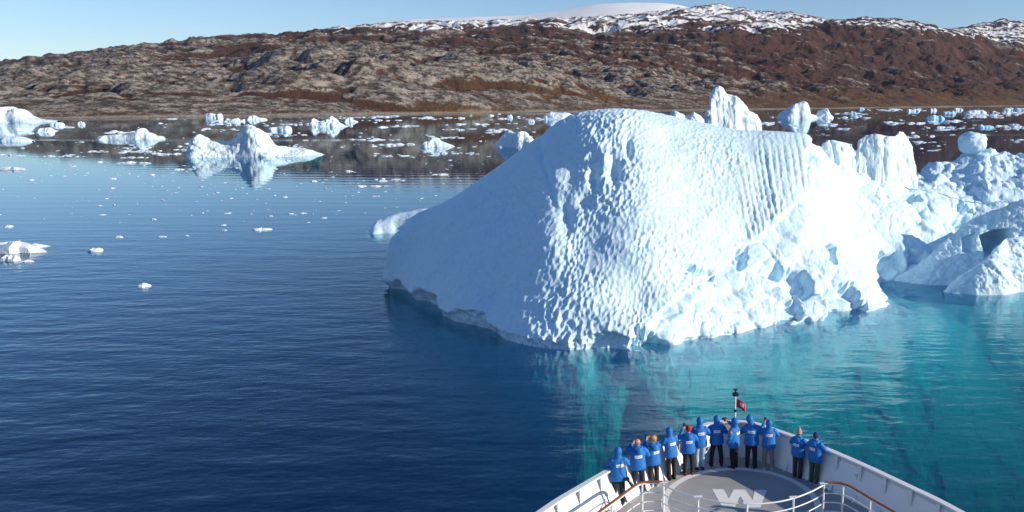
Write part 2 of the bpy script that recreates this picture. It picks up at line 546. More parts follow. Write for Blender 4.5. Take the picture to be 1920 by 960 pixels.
def build_hills():
    pts = []
    def P(u, v, y): pts.append(((u - U0) / F, math.log(y / 1000), (V0 - v) / F))
    ridge = [(-300, 140, 2800), (-120, 130, 2900), (0, 122, 3000), (100, 108, 3200), (180, 101, 3350), (250, 91, 3500), (330, 84, 3700), (400, 75, 3900), (480, 70, 4100),
             (560, 68, 4300), (650, 58, 4800), (760, 48, 5200), (900, 46, 5500), (1000, 43, 5800), (1100, 40, 6000), (1200, 34, 6200), (1280, 24, 6300),
             (1340, 17, 6400), (1400, 28, 6400), (1440, 30, 6500), (1480, 32, 6500), (1520, 40, 6400), (1560, 46, 6300), (1600, 40, 6300), (1640, 42, 6200), (1680, 44, 6200), (1740, 56, 6000),
             (1770, 62, 6100), (1800, 54, 6600), (1860, 44, 7000), (1920, 50, 7000), (2050, 60, 7000), (2200, 60, 7000)]
    for u, v, y in ridge:
        P(u, v, y); P(u, v + 30, y * 1.25); P(u, v + 90, y * 1.7)
    for u, v, y in [(-200, 165, 1350), (0, 165, 1450), (80, 152, 1450), (150, 142, 1500), (250, 140, 1600), (350, 150, 1500), (450, 168, 1350), (480, 150, 1500), (520, 124, 1750),
                    (610, 90, 1950), (660, 97, 1950), (700, 103, 1900), (800, 106, 2000), (870, 110, 2000), (950, 127, 2100), (1050, 142, 2300), (1150, 152, 2350), (1300, 168, 2500),
                    (1380, 183, 2500), (1500, 181, 2900), (1650, 178, 3600), (1800, 176, 4200), (1920, 176, 4900), (2150, 170, 5600),
                    (560, 165, 1420), (650, 165, 1400), (740, 160, 1480), (850, 165, 1550), (950, 168, 1600), (300, 185, 1180), (150, 185, 1130), (0, 190, 1080)]:
        P(u, v, y)
    for u, v, y in [(-200, 148, 2100), (0, 140, 2200), (300, 121, 2400), (450, 116, 2600), (560, 108, 2900), (640, 100, 2900), (800, 96, 3200), (1000, 104, 3100), (1200, 116, 3400), (1400, 114, 4000),
                    (1600, 118, 4900), (1800, 122, 5300), (1920, 122, 5700), (2150, 120, 6000), (400, 97, 3200), (700, 76, 4200), (900, 75, 4400), (1100, 74, 4600), (1300, 66, 5100), (1500, 72, 5200), (1700, 82, 5300), (1850, 85, 6200)]:
        P(u, v, y)
    for u in range(-400, 2300, 90):
        s = (u - U0) / F; y = float(shore_y(np.array(s)))
        P(u, V0 + 20 * F / y, y); P(u, V0 + 30 * F / (y * .96) , y * 0.955)
        P(u, V0 + (20 - 9) * F / (y * 1.04), y * 1.04)
    pts = np.array(pts)
    rb = RBF(np.stack([pts[:, 0], pts[:, 1] * 0.6], -1), pts[:, 2])
    ns, ny = 1250, 470
    s = np.linspace(-1.02, 0.62, ns)[None, :]
    # rows follow the shore line, then spread out to the far side of the ridge
    t = np.linspace(0, 1, ny)[:, None]
    y0 = shore_y(s) * 0.97
    Y = y0 * (11500.0 / y0) ** (t ** 1.12)
    X = s * Y
    S = np.broadcast_to(s, X.shape)
    Z = H + rb(S, np.log(Y / 1000) * 0.6) * Y
    dsh = (16.9 * Y - 20 * X - 30140) / 26.2
    # the bold ice-smoothed knolls in front, left and centre, with low ground between them
    uk, _ = proj(X, Y, Z)
    Z = Z * (1 - 0.5 * (1 - sstep(1950, 2600, Y)) * sstep(1350, 1050, uk) * sstep(60, 200, dsh))
    for (ku, kv, ky, kr, el) in [(600, 88, 1900, 150, 1.5), (690, 103, 1850, 120, 1.5), (795, 106, 1950, 135, 1.6), (870, 112, 1950, 120, 1.5), (560, 122, 1620, 110, 1.5), (650, 128, 1580, 115, 1.4), (745, 136, 1600, 105, 1.5), (840, 138, 1680, 115, 1.4),
                                 (505, 152, 1420, 95, 1.4), (590, 152, 1370, 95, 1.4), (560, 160, 1330, 85, 1.3), (680, 158, 1400, 95, 1.5), (780, 166, 1430, 85, 1.4), (700, 172, 1350, 60, 1.6), (930, 140, 1750, 110, 1.6), (1010, 152, 1800, 110, 1.6), (1090, 163, 1850, 100, 1.7),
                                 (330, 142, 1500, 120, 1.7), (250, 150, 1420, 110, 1.6), (400, 160, 1380, 95, 1.6), (140, 140, 1500, 120, 1.6), (60, 158, 1350, 100, 1.6), (180, 172, 1230, 80, 1.7), (300, 178, 1200, 75, 1.8), (20, 178, 1180, 75, 1.5), (1370, 168, 2500, 110, 1.6), (900, 172, 1580, 75, 1.8)]:
        c_ = aty(ku, kv, ky)
        dx_ = (X - c_[0]) * 0.94 + (Y - c_[1]) * 0.34; dy_ = -(X - c_[0]) * 0.34 + (Y - c_[1]) * 0.94
        rr = np.hypot(dx_ / (kr * el), dy_ / kr) * (1 + 0.22 * fbm(X / 90 + ku, Y / 90, 3, 17))
        kz = c_[2] - 4 - (c_[2] * 0.72 + 10) * np.clip(rr, 0, 2) ** 2.6
        Z = np.maximum(Z, kz)
    in_ = sstep(0, 260, dsh)
    in2 = sstep(0, 60, dsh)
    nearw = 1 - sstep(2000, 3600, Y)
    wx = X + 60 * fbm(X / 230, Y / 230, 3, 3); wy = Y + 60 * fbm(X / 230, Y / 230, 3, 8)
    ca, sa = math.cos(0.5), math.sin(0.5)
    ax = wx * ca + wy * sa; ay = -wx * sa + wy * ca
    def dome(L, seed, el=1.7):
        f1, f2, _ = worley(ax / (L * el), ay / L, seed)
        return 1 - np.clip(f1 / 0.85, 0, 1) ** 2.5
    d420 = dome(430, 21); d170 = dome(170, 5); d65 = dome(64, 6, 1.5); d24 = dome(25, 9, 1.6)
    n1 = fbm(X / 700, Y / 700, 4, 31)
    relief = (d420 - 0.55) * (60 * (1 - nearw) + 12) + (d170 - 0.55) * (34 * nearw + 52 * (1 - nearw))
    relief = relief + (d65 - 0.5) * (17 * nearw + 18 * (1 - nearw)) + (d24 - 0.5) * 6 + n1 * 10 * (1 - nearw)
    far_ = 1 - 0.55 * sstep(5400, 6600, Y)
    Z = Z + relief * in_ * far_ + (d24 - 0.5) * 3 * in2 * (1 - in_) + in2 * 2.0
    Z = Z + 6 * in_ * fbm(X / 40, Y / 40, 4, 77, 0.6)
    Z = np.where(dsh < 0, np.minimum(Z, dsh * 0.06), Z)
    Z = np.where(dsh > 4, np.maximum(Z, 0.3 + 0.8 * fbm(X / 60, Y / 60, 2, 4)), Z)
    tgt = np.interp(s[0], [(a - U0) / F for a, b, c in ridge], [(V0 - b) / F for a, b, c in ridge])
    for it in range(3):
        mx = ((Z - H) / Y).max(0)
        cor = mx - tgt
        cor = np.convolve(np.pad(cor, 14, mode='edge'), np.ones(29) / 29, 'valid')
        Z = Z - cor[None, :] * Y * sstep(120, 900, dsh)
    Z = np.where(dsh > 4, np.maximum(Z, 0.3 + 0.8 * fbm(X / 60, Y / 60, 2, 4)), Z)
    conv = Z - blur2(Z, 9); conv2 = Z - blur2(Z, 3)
    rock = 0.36 + conv / (Y * 0.0042) * 0.36 + conv2 / (Y * 0.0014) * 0.16
    rock = rock + 0.24 * nearw - 0.24 * sstep(1900, 2900, Y) + 0.16 * fbm(X / 500, Y / 500, 3, 50)
    uu, vv = proj(X, Y, Z)
    rock = rock - 0.12 * sstep(1250, 1420, uu) * (1 - sstep(4800, 5600, Y))
    snow = sstep(400, 560, Z + 70 * n1 + 40 * fbm(X / 260, Y / 260, 4, 61)) * 0.78 - 0.40 * np.clip(conv2 / (Y * 0.0011), -0.6, 1) - 0.18 * sstep(1420, 1650, uu) + 0.15 * sstep(1300, 900, uu)
    snow = np.where(Z < 330, 0, snow)
    shore = np.clip(1 - dsh / 420, 0, 1) * sstep(600, 1000, uu) + 0.3 * np.clip(1 - dsh / 200, 0, 1)
    beach = np.clip(1 - np.abs(dsh - 6) / (10 + 5 * fbm(X / 90, Y / 90, 2, 2)), 0, 1) * 0.8 * sstep(7, 3, Z)
    me = grid_mesh('hillside', X, Y, Z, attrs={'rock': np.clip(rock, 0, 1), 'snow': np.clip(snow, 0, 1), 'shore': np.clip(shore, 0, 1), 'beach': np.clip(beach, 0, 1)})
    tag(link('hillside', me, M['hill']), kind='structure')
    # the ice cap shining behind the ridge
    prof = [(560, 70), (640, 60), (700, 50), (760, 42), (830, 39), (900, 37), (980, 35), (1005, 32), (1060, 25), (1100, 18), (1140, 14), (1180, 12.5), (1230, 12.5), (1265, 15), (1290, 20), (1330, 30), (1420, 60)]
    us = np.linspace(540, 1440, 160); vv = np.interp(us, [p[0] for p in prof], [p[1] for p in prof])
    vv = vv + 7
    vv = np.convolve(np.pad(vv, 3, mode='edge'), np.ones(7) / 7, 'valid')
    tt = np.linspace(-1, 1, 30)
    yc = 8600.0
    Xc = ((us - U0) / F)[None, :] * (yc + 1500 * tt[:, None]); Yc = np.broadcast_to(yc + 1500 * tt[:, None], Xc.shape)
    zt = H + (V0 - vv)[None, :] / F * yc
    Zc = zt * (1 - 0.35 * tt[:, None] ** 2) + 4 * fbm(Xc / 300, Yc / 300, 3, 3)
    tag(link('ice_cap', grid_mesh('ice_cap', Xc, Yc, Zc), M['snow']), kind='structure')


build_hills()


# ================================================================== water of the fjord: a closed body with its bed
def build_water():
    mb = MB()
    x0, x1, y0, y1, z0 = -7000, 7000, -400, 6500, -60
    mb.add([(x0, y0, 0), (x1, y0, 0), (x1, y1, 0), (x0, y1, 0), (x0, y0, z0), (x1, y0, z0), (x1, y1, z0), (x0, y1, z0)],
           [(0, 1, 2, 3), (7, 6, 5, 4), (0, 4, 5, 1), (1, 5, 6, 2), (2, 6, 7, 3), (3, 7, 4, 0)])
    tag(mb.build('fjord_water', M['water']), kind='structure')
    mb = MB()
    mb.add([(x0, y0, z0 + 1), (x1, y0, z0 + 1), (x1, y1, z0 + 1), (x0, y1, z0 + 1)], [(0, 1, 2, 3)])
    tag(mb.build('seabed', M['seabed']), kind='structure')


build_water()


# ================================================================== the great iceberg
def build_main_berg():
    px, pz = [], []
    def S_(u, v, y):
        p = aty(u, v, y); px.append((p[0], p[1])); pz.append(p[2])
    def W_(u, v, z=0.0):
        p = atz(u, v, 0.0); px.append((p[0], p[1])); pz.append(z)
    def X_(x, y, z): px.append((x, y)); pz.append(z)
    crest = [(727, 442, 86), (760, 424, 87), (800, 402, 87.5), (850, 370, 88), (900, 335, 88), (950, 302, 88), (1000, 264, 88), (1035, 234, 88), (1065, 217, 88), (1110, 206, 88),
             (1160, 203, 88), (1210, 206, 89), (1260, 216, 90), (1310, 230, 91), (1350, 241, 92), (1400, 247, 92), (1450, 247, 91.5), (1490, 249, 90.5), (1515, 252, 90), (1545, 268, 92)]
    for c in crest: S_(*c)
    for u, v, y in crest:                                        # the far side falls away
        p = aty(u, v, y); k = (16 if p[2] > 12 else 10)
        X_(p[0] - 1, p[1] + k, -0.5); X_(p[0] - 1, p[1] + k * 0.45, p[2] * 0.78); X_(p[0] - 1, p[1] + k + 8, -7)
    line = [(735, 545), (765, 566), (800, 588), (835, 606), (868, 621), (930, 640), (1000, 659), (1050, 662), (1100, 664), (1150, 666), (1200, 665), (1260, 660), (1330, 642), (1390, 629), (1450, 618), (1510, 608),
            (1560, 602), (1610, 596), (1650, 589), (1685, 578), (1706, 568)]
    for i, (u, v) in enumerate(line):
        W_(u, v)
        p = atz(u, v)
        a = np.array([-0.74, -0.67]) if u < 900 else (np.array([-0.2, -1.0]) if u < 1200 else np.array([0.45, -0.9]))
        if u < 900: q = p[:2] + a * 3; X_(q[0], q[1], -9); q = p[:2] + a * 9; X_(q[0], q[1], -34)
        else:
            k = 1.0 if u > 1180 else 0.55
            q = p[:2] + a * 4; X_(q[0], q[1], -2.2 / k); q = p[:2] + a * 18; X_(q[0], q[1], -6.0 / k); q = p[:2] + a * 38; X_(q[0], q[1], -16 / k)
    X_(-31.5, 87, -1.0); X_(-34, 90, -14); X_(-31, 92, -4); X_(-44, 80, -44); X_(-36, 66, -44); X_(-26, 54, -44); X_(-20, 40, -44)
    for c in [(1040, 330, 79), (1030, 450, 72), (1030, 560, 67), (980, 560, 68.3), (930, 560, 70.8), (960, 400, 79.5), (860, 480, 77.5), (1060, 260, 84), (1100, 250, 82.5), (1160, 232, 83), (1120, 330, 78),
              (1120, 450, 71.5), (1120, 560, 66.3), (1200, 300, 79), (1200, 400, 73.5), (1200, 500, 68.6), (1200, 600, 64.3), (1250, 260, 84), (1300, 300, 82), (1300, 400, 76.5), (1300, 500, 71.5), (1290, 570, 68),
              (1400, 300, 84), (1400, 400, 79), (1400, 460, 76.6), (1400, 550, 71.2), (1500, 300, 84.5), (1500, 370, 81.5), (1500, 450, 78), (1500, 540, 73.8), (1560, 300, 86.5), (1560, 350, 85), (1560, 400, 83.3),
              (1590, 470, 81), (1600, 530, 77.5), (1640, 560, 77), (1680, 566, 78.2),
              (1610, 330, 94), (1610, 400, 89), (1600, 440, 86), (1650, 333, 96), (1650, 400, 91), (1650, 470, 88), (1650, 515, 87.2), (1700, 345, 97), (1700, 410, 92), (1700, 470, 89.5), (1750, 350, 97.5), (1750, 420, 93), (1750, 480, 91), (1690, 522, 88.6),
              (1850, 362, 98.5), (1850, 410, 95), (1930, 380, 97.5), (1990, 380, 98), (1990, 440, 95),
              (1690, 334, 104), (1740, 309, 109), (1780, 291, 112), (1830, 279, 114), (1875, 277, 115), (1920, 285, 115), (1990, 292, 115), (1720, 347, 101), (1800, 340, 103), (1900, 330, 105),
              (1640, 300, 104), (1600, 285, 104)]:
        S_(*c)
    W_(1662, 532); W_(1700, 527); W_(1770, 525, 0.5); W_(1850, 520, 1)
    W_(1725, 556, -3); W_(1775, 545, -3); W_(1850, 600, -6); W_(1930, 640, -12); W_(1800, 700, -16); W_(1920, 545, -3)
    for x in (8, 20, 32, 44, 56, 66): X_(x, 128, -1); X_(x, 140, -10)
    X_(74, 100, 6); X_(74, 118, 6); X_(74, 85, -2)
    for x, z in ((-45, -50), (-20, -50), (5, -34), (30, -34), (60, -34)): X_(x, 26, z)
    rb = RBF(px, pz, smooth=0.02)
    ys = np.concatenate([np.arange(30, 57, 0.45), np.arange(57, 98, 0.105), np.arange(98, 118, 0.28), np.arange(118, 136, 1.5)])
    ss = np.linspace(-0.46, 0.56, 1130)
    Y = np.broadcast_to(ys[:, None], (len(ys), len(ss))).copy(); X = ss[None, :] * Y
    Z = rb(X, Y)
    k3 = 5
    Zs = blur2(Z, k3)
    # under water: an even foot that falls away from the waterline, steep on the left, broad on the right
    wl_ = [(735, 545, 9), (800, 588, 9), (868, 621, 7), (930, 640, 4), (1000, 659, 1.8), (1100, 664, 0.8), (1200, 665, 0.40), (1330, 642, 0.28), (1450, 618, 0.27), (1560, 602, 0.27), (1650, 589, 0.30), (1706, 568, 0.30),
           (1690, 550, 0.2), (1665, 533, 0.2), (1770, 531, 0.2), (1782, 545, 0.3), (1830, 549, 0.4), (1920, 543, 0.5), (2000, 545, 0.6)]
    wp_ = [(*atz(a, b)[:2], k) for a, b, k in wl_]
    cells = (Zs < 0.5) & (Y < 92)
    xx, yy = X[cells], Y[cells]
    best = np.full(xx.shape, 1e9); slope = np.zeros_like(best)
    num = np.zeros_like(best); den = np.zeros_like(best)
    for (xa, ya, ka), (xb, yb, kb) in zip(wp_[:-1], wp_[1:]):
        L2 = (xb - xa) ** 2 + (yb - ya) ** 2
        t = np.clip(((xx - xa) * (xb - xa) + (yy - ya) * (yb - ya)) / L2, 0, 1)
        d = np.hypot(xx - xa - t * (xb - xa), yy - ya - t * (yb - ya))
        wgt = math.sqrt(L2) / (d + 1.0) ** 2
        num += wgt * (ka + (kb - ka) * t); den += wgt
        best = np.minimum(best, d)
    foot_z = -0.3 - best * (num / den) - 0.009 * best ** 2 + 0.12 * fbm(xx / 8, yy / 8, 2, 81)
    kd = sstep(-0.2, -1.2, Zs[cells])
    Z = Zs.copy()
    Z[cells] = Zs[cells] * (1 - kd) + np.minimum(foot_z, -0.3) * kd
    Zb = blur2(blur2(np.maximum(Z, -45), 12), 12)
    kb = sstep(-0.8, -2.2, Z) * (Y < 90)
    Z = Z * (1 - kb) + Zb * kb
    u, v = proj(X, Y, Z)
    # zones, in places read from the photograph
    brk = np.interp(v, [240, 300, 345, 380, 460, 520, 600, 640, 670], [1517, 1522, 1524, 1490, 1400, 1320, 1215, 1208, 1262])
    wob = 9 * fbm(u / 26, v / 26, 3, 5)
    frac = sstep(-3, 5, u - brk + wob)                            # freshly broken, to the right of the break line
    frac = np.where(Y > 93, 1.0, frac) * sstep(1180, 1215, u + wob)
    frac = np.where((Y > 90.5) & (u > 1500), 1.0, frac)
    smoothz = 1 - frac
    N = grid_normals(X, Y, Z)
    disp = np.zeros_like(Z)
    disp += 0.18 * fbm(X / 6, (Y + Z) / 6, 3, 2) * (0.5 + 0.5 * sstep(980, 1100, u))
    disp += 0.06 * fbm(X / 1.6, (Y * 0.7 + Z) / 1.6, 3, 12)
    # melt dimples, drawn out down the slope
    sl = Y * 0.62 + Z * 0.78
    wx = X + 0.14 * fbm(X / 1.5, sl / 1.5, 2, 40) - 0.12 * sl; wy = sl + 0.14 * fbm(X / 1.5, sl / 1.5, 2, 44)
    f1, f2, _ = worley(wx / 0.44, wy / 0.60, 3)
    g1, g2, _ = worley(wx / 0.24, wy / 0.36, 8)
    da = 0.075 + 0.075 * sstep(960, 1080, u) - 0.055 * sstep(1200, 1330, u)
    da = da * (0.75 + 0.25 * sstep(560, 360, v)) - 0.03 * sstep(300, 230, v) * sstep(1050, 1150, u)
    da = da + 0.05 * sstep(895, 960, u) * sstep(500, 580, v) * sstep(1120, 1040, u)
    patchy = 0.55 + 0.75 * sstep(-0.3, 0.5, fbm(X / 5, sl / 7, 2, 90))
    disp += smoothz * patchy * (da * (np.clip(f1, 0, 1) ** 1.3 - 0.4) * 1.6 + 0.35 * da * (g1 - 0.4))
    # fluted ribs by the right edge of the smooth face
    rz = in_poly(u, v, [(1368, 310), (1430, 262), (1518, 250), (1530, 345), (1400, 475), (1320, 540), (1330, 480)], 75)
    ph = (u - 0.22 * (v - 250) + 9 * fbm(u / 70, v / 200, 2, 7)) / 12.5
    ribv = 0.35 + 0.9 * _h(np.floor(ph), np.floor(ph) * 0, np.floor(ph) * 0, 5)
    rib = np.abs(np.sin(math.pi * ph)) ** 0.8 * ribv
    disp += smoothz * rz * np.interp(u, [1300, 1400, 1515], [0.02, 0.08, 0.22]) * (rib - 0.5)
    # hollows high on the dome and long cracks
    for (cu, cv, ru, rv, dd) in [(1152, 322, 12, 22, 0.9), (1112, 332, 9, 22, 0.8), (1178, 275, 7, 20, 0.6), (1095, 375, 16, 14, 0.5), (1060, 400, 14, 40, 0.5), (1135, 300, 10, 12, -0.5), (1125, 278, 14, 9, -0.4), (1075, 330, 20, 30, 0.35), (1195, 545, 55, 50, 1.0), (1090, 450, 45, 60, 0.5)]:
        disp -= dd * np.exp(-(((u - cu) / ru) ** 2 + ((v - cv) / rv) ** 2) * 1.2)
    crack = np.exp(-((v - np.interp(u, [900, 940, 1000, 1060], [570, 540, 515, 490])) / 2.2) ** 2) * sstep(905, 925, u) * sstep(1050, 1010, u)
    disp -= 0.12 * crack
    crack = np.exp(-((u - np.interp(v, [225, 260, 300, 340, 400], [1030, 1012, 1014, 1030, 1042])) / 5.0) ** 2) * sstep(222, 240, v) * sstep(410, 360, v)
    disp -= 0.25 * crack
    # fractured ice: planes and knobs at three sizes
    wob2 = 0.5 * fbm(X / 2.4, sl / 2.4, 2, 61)
    fA = facets((X + wob2) / 6.5, (sl * 0.8 + wob2) / 6.5, 14)
    fB = facets((X + wob2) / 2.1, (sl + wob2) / 2.1, 15)
    fC = facets((X + wob2) / 0.8, (sl + wob2) / 0.8, 16)
    sB = shards((X + wob2) / 2.8, (sl + wob2) / 2.4, 25); sC = shards((X + wob2) / 1.15, (sl + wob2) / 1.0, 26)
    calm = 1 - 0.45 * in_poly(u, v, [(1520, 250), (1600, 300), (1610, 400), (1570, 480), (1480, 470), (1400, 470), (1500, 380)], 40)
    disp += frac * calm * (1.1 * (fA - 0.3) + 0.42 * (fB - 0.3) + 0.20 * (sB - 0.4) + 0.10 * (sC - 0.4) + 0.10 * (fC - 0.3)) - 0.35 * frac
    bc = aty(1823, 275, 111.5)
    hill = sstep(1.0, 3.0, np.hypot(X - bc[0], Y - bc[1])) * sstep(1670, 1720, u) * sstep(352, 338, v) * sstep(98, 101, Y)
    h1, h2, hid = worley(X / 1.0, Y / 1.4, 31)
    b1, b2, bid = worley(X / 2.6, Y / 3.6, 35)
    disp += hill * (0.55 * (hid ** 2) * (1 - np.clip(h1 / 0.6, 0, 1) ** 2) + 0.9 * (bid ** 4) * (1 - np.clip(b1 / 0.55, 0, 1) ** 2) - 0.2)
    # recesses under ledges
    for poly, dd in (([(1436, 508), (1450, 500), (1478, 497), (1500, 505), (1522, 524), (1548, 546), (1512, 553), (1480, 545), (1462, 528)], 1.4), ([(1290, 500), (1345, 508), (1345, 516), (1292, 514)], 0.7), ([(1378, 470), (1398, 468), (1402, 492), (1384, 500)], 0.9),
                     ([(1552, 544), (1585, 528), (1612, 548), (1640, 580), (1600, 598), (1545, 604), (1560, 575)], 1.3), ([(1478, 560), (1500, 552), (1515, 585), (1470, 605)], 0.9),
                     ([(1560, 452), (1578, 455), (1576, 485), (1566, 478)], 2.2), ([(1692, 358), (1722, 356), (1735, 368), (1712, 376)], 1.2), ([(1786, 368), (1812, 370), (1826, 384), (1800, 386)], 1.1),
                     ([(1664, 470), (1690, 468), (1700, 495), (1682, 520), (1668, 505)], 1.2), ([(1706, 470), (1730, 468), (1728, 490), (1712, 495)], 1.0), ([(1786, 410), (1830, 395), (1850, 412), (1800, 418)], 1.0),
                     ([(1178, 640), (1200, 612), (1225, 612), (1262, 640), (1240, 660), (1180, 664)], 1.0)):
        disp -= dd * in_poly(u + wob * 0.9, v + 7 * fbm(u / 18, v / 18, 3, 15), poly, 9)
    disp *= sstep(-1.5, 0.3, Z) * (1 - 0.5 * smoothz * sstep(84, 88, Y))
    X2 = X + N[..., 0] * disp; Y2 = Y + N[..., 1] * disp; Z2 = Z + N[..., 2] * disp
    # undercut notch along the waterline of the smooth side
    lip = (0.75 + 0.85 * sstep(-0.6, 0.7, fbm(X / 4.5, Y / 4.5, 2, 71))) * sstep(1300, 1200, u) + 0.25 * frac * sstep(-0.3, 0.5, fbm(X / 3, Y / 3, 2, 74))
    ins = np.clip(1 - Z2 / np.maximum(lip, 0.05), 0, 1) ** 0.7 * np.minimum(lip * 1.25, 1.9)
    sh = sstep(97, 90, Y)
    nx = -N[..., 0]; nyy = -N[..., 1]; L = np.hypot(nx, nyy) + 1e-6
    X2 += nx / L * ins * sh * (L > 0.05); Y2 += nyy / L * ins * sh * (L > 0.05)
    rough = 0.10 * fbm(X2 / 0.8, (Y2 + 2 * Z2) / 0.8, 3, 99) * (ins > 0.01)
    Y2 += rough
    keep = (Z2 > -42)
    me = grid_mesh('iceberg', X2, Y2, Z2, keep)
    o = link('iceberg', me, M['ice'])
    tag(o, 'huge white iceberg with smooth dimpled blue left face and fluted ribs, ahead of the bow', 'iceberg', 'icebergs in the fjord')
    return rb


MAIN = build_main_berg()


# ------------------------------------------------------------------ other bergs: crest line, footprint and facets
def berg(name, label, prof, vbase, depth=0.55, shear=0.0, seed=1, mat='ice_far', rough=0.05, ydist=None, nx=90, ny=46, crest=0.5, flat=0.35, cat='iceberg', group='icebergs in the fjord', foot=1.0, zbase=None, fscale=0.16, zs=0.8, blocky=0.7, carve=()):
    us = [p[0] for p in prof]
    um = 0.5 * (us[0] + us[-1])
    y0 = ydist if ydist else float(atz(um, vbase)[1])
    w0 = aty(us[-1], vbase, y0)[0] - aty(us[0], vbase, y0)[0]
    yc_ = y0 + foot + w0 * depth * (0.4 + 0.5 * (crest - 0.5))
    ycs = [yc_ + shear * w0 * (u - um) / (us[-1] - us[0]) for u in us]
    pr = np.array([[aty(u, v, yy_)[0], aty(u, v, yy_)[2]] for (u, v), yy_ in zip(prof, ycs)])
    x0, x1 = pr[0, 0], pr[-1, 0]
    w = x1 - x0
    xs = np.linspace(x0, x1, nx)
    zb = 0.0 if zbase is None else zbase
    h = np.maximum(np.interp(xs, pr[:, 0], pr[:, 1]) - zb, 0.0)
    hm = h.max()
    D = w * depth
    t = np.linspace(0, 1, ny)[:, None]
    ends = np.minimum(1, np.minimum((xs - x0), (x1 - xs)) / (0.16 * w) + 0.04) ** 0.5
    tc = np.clip(crest + 0.22 * fbm(xs / (w * 0.25), xs * 0 + seed, 2, seed), 0.22, 0.8)[None, :]
    g = np.where(t < tc, t / tc, (1 - t) / (1 - tc))
    g = np.clip(g, 0, 1)
    g = 1 - (1 - g) ** (1.0 + 1.6 * flat + 0.8 * (vnoise(xs / (w * .2), xs * 0 + 5.5, seed)[None, :] + 1) * flat)
    wob = 1 + 0.25 * fbm(xs / (w * 0.2), xs * 0 + 3.1, 2, seed + 4)[None, :]
    Y = y0 + foot + (t - 0.5) * D * ends[None, :] * wob + 0.5 * D * 0.8 + shear * (xs - 0.5 * (x0 + x1))[None, :]
    X = np.broadcast_to(xs[None, :], Y.shape).copy()
    Z = h[None, :] * g
    L = w * fscale
    f = 0.6 * (facets(X / L, (Y + Z * zs) / L, seed) - 0.3) + blocky * (shards(X / L / 0.8, (Y + Z * zs) / L / 0.8, seed + 1) - 0.4)
    f2_ = shards(X / (L * 0.36), (Y + Z * zs) / (L * 0.36), seed + 2) - 0.4
    sc = 0.7 * rough * min(w, hm * 4)
    N = grid_normals(X, Y, Z + 1e-4 * X)
    d = (f * sc + f2_ * sc * 0.22) * sstep(0.02, 0.3, g) * np.minimum(1, h / (0.3 * hm + 1e-6))[None, :]
    X = X + N[..., 0] * d; Y = Y + N[..., 1] * d; Z = Z + N[..., 2] * d * (0.35 + 0.65 * (1 - g))
    fb = fbm(X / (w * 0.05), (Y + Z) / (w * 0.05), 4, seed + 20, 0.6) * 0.006 * min(w, hm * 4) * sstep(0.02, 0.3, g)
    X = X + N[..., 0] * fb; Y = Y + N[..., 1] * fb; Z = Z + N[..., 2] * fb * 0.5
    for poly, dd in carve:
        pu_, pv_ = proj(X, Y, Z)
        Y = Y + dd * in_poly(pu_, pv_, poly, 4)
    edge = np.minimum(np.minimum(t, 1 - t) * (ny - 1), 1)
    Z = Z + zb - 0.06 * hm * (1 - g) - (1 - np.clip(edge, 0, 1)) * 0.25 * hm
    o = link(name, grid_mesh(name, X, Y, Z), M[mat])
    tag(o, label, cat, group)
    return o


berg('iceberg', 'low rounded iceberg with a sunlit top just behind the big berg\'s left tip', [(684, 441), (700, 424), (712, 412), (740, 402), (770, 396), (800, 394), (830, 397), (860, 410), (900, 440)], 441, 0.45, -0.25, 3, 'ice', 0.03, crest=0.35)
berg('iceberg', 'jagged white ice wall with dirt-stained crest behind the right shoulder', [(1538, 300), (1542, 270), (1552, 262), (1575, 264), (1598, 270), (1604, 282), (1610, 262), (1624, 254), (1640, 251), (1660, 255), (1676, 255), (1686, 245), (1697, 247), (1706, 258), (1712, 275), (1717, 305), (1724, 335)],
     400, 0.34, 0.45, 11, 'ice_dirty', 0.05, ydist=96, crest=0.4, flat=0.9, zbase=3, foot=0.0, nx=190, ny=90, fscale=0.17, zs=0.35)
def ice_boulder():
    T, Ph = np.meshgrid(np.linspace(0, 2 * math.pi, 73), np.linspace(-0.5 * math.pi, 0.5 * math.pi, 41))
    c = aty(1823, 268, 111.0)
    sx = np.cos(Ph) * np.cos(T); sy = np.cos(Ph) * np.sin(T); sz = np.sin(Ph)
    n = 1 + 0.16 * (facets(sx * 1.6 + 4 + sz, sy * 1.6 + sz * 1.2, 6) - 0.3) + 0.07 * (shards(sx * 3 + 9 - sz, sy * 3 + sz * 2, 8) - 0.4)
    n[:, -1] = n[:, 0]
    k_ = lambda a, p: np.sign(a) * np.abs(a) ** p
    X = c[0] + 1.85 * k_(sx, 0.8) * n; Y = c[1] + 1.7 * k_(sy, 0.8) * n; Z = c[2] + 1.5 * k_(sz, 0.75) * n
    tag(link('ice_boulder', grid_mesh('ice_boulder', X, Y, Z), M['ice']), 'rounded ice boulder perched on the rubble-covered ice hill at the right', 'ice boulder')


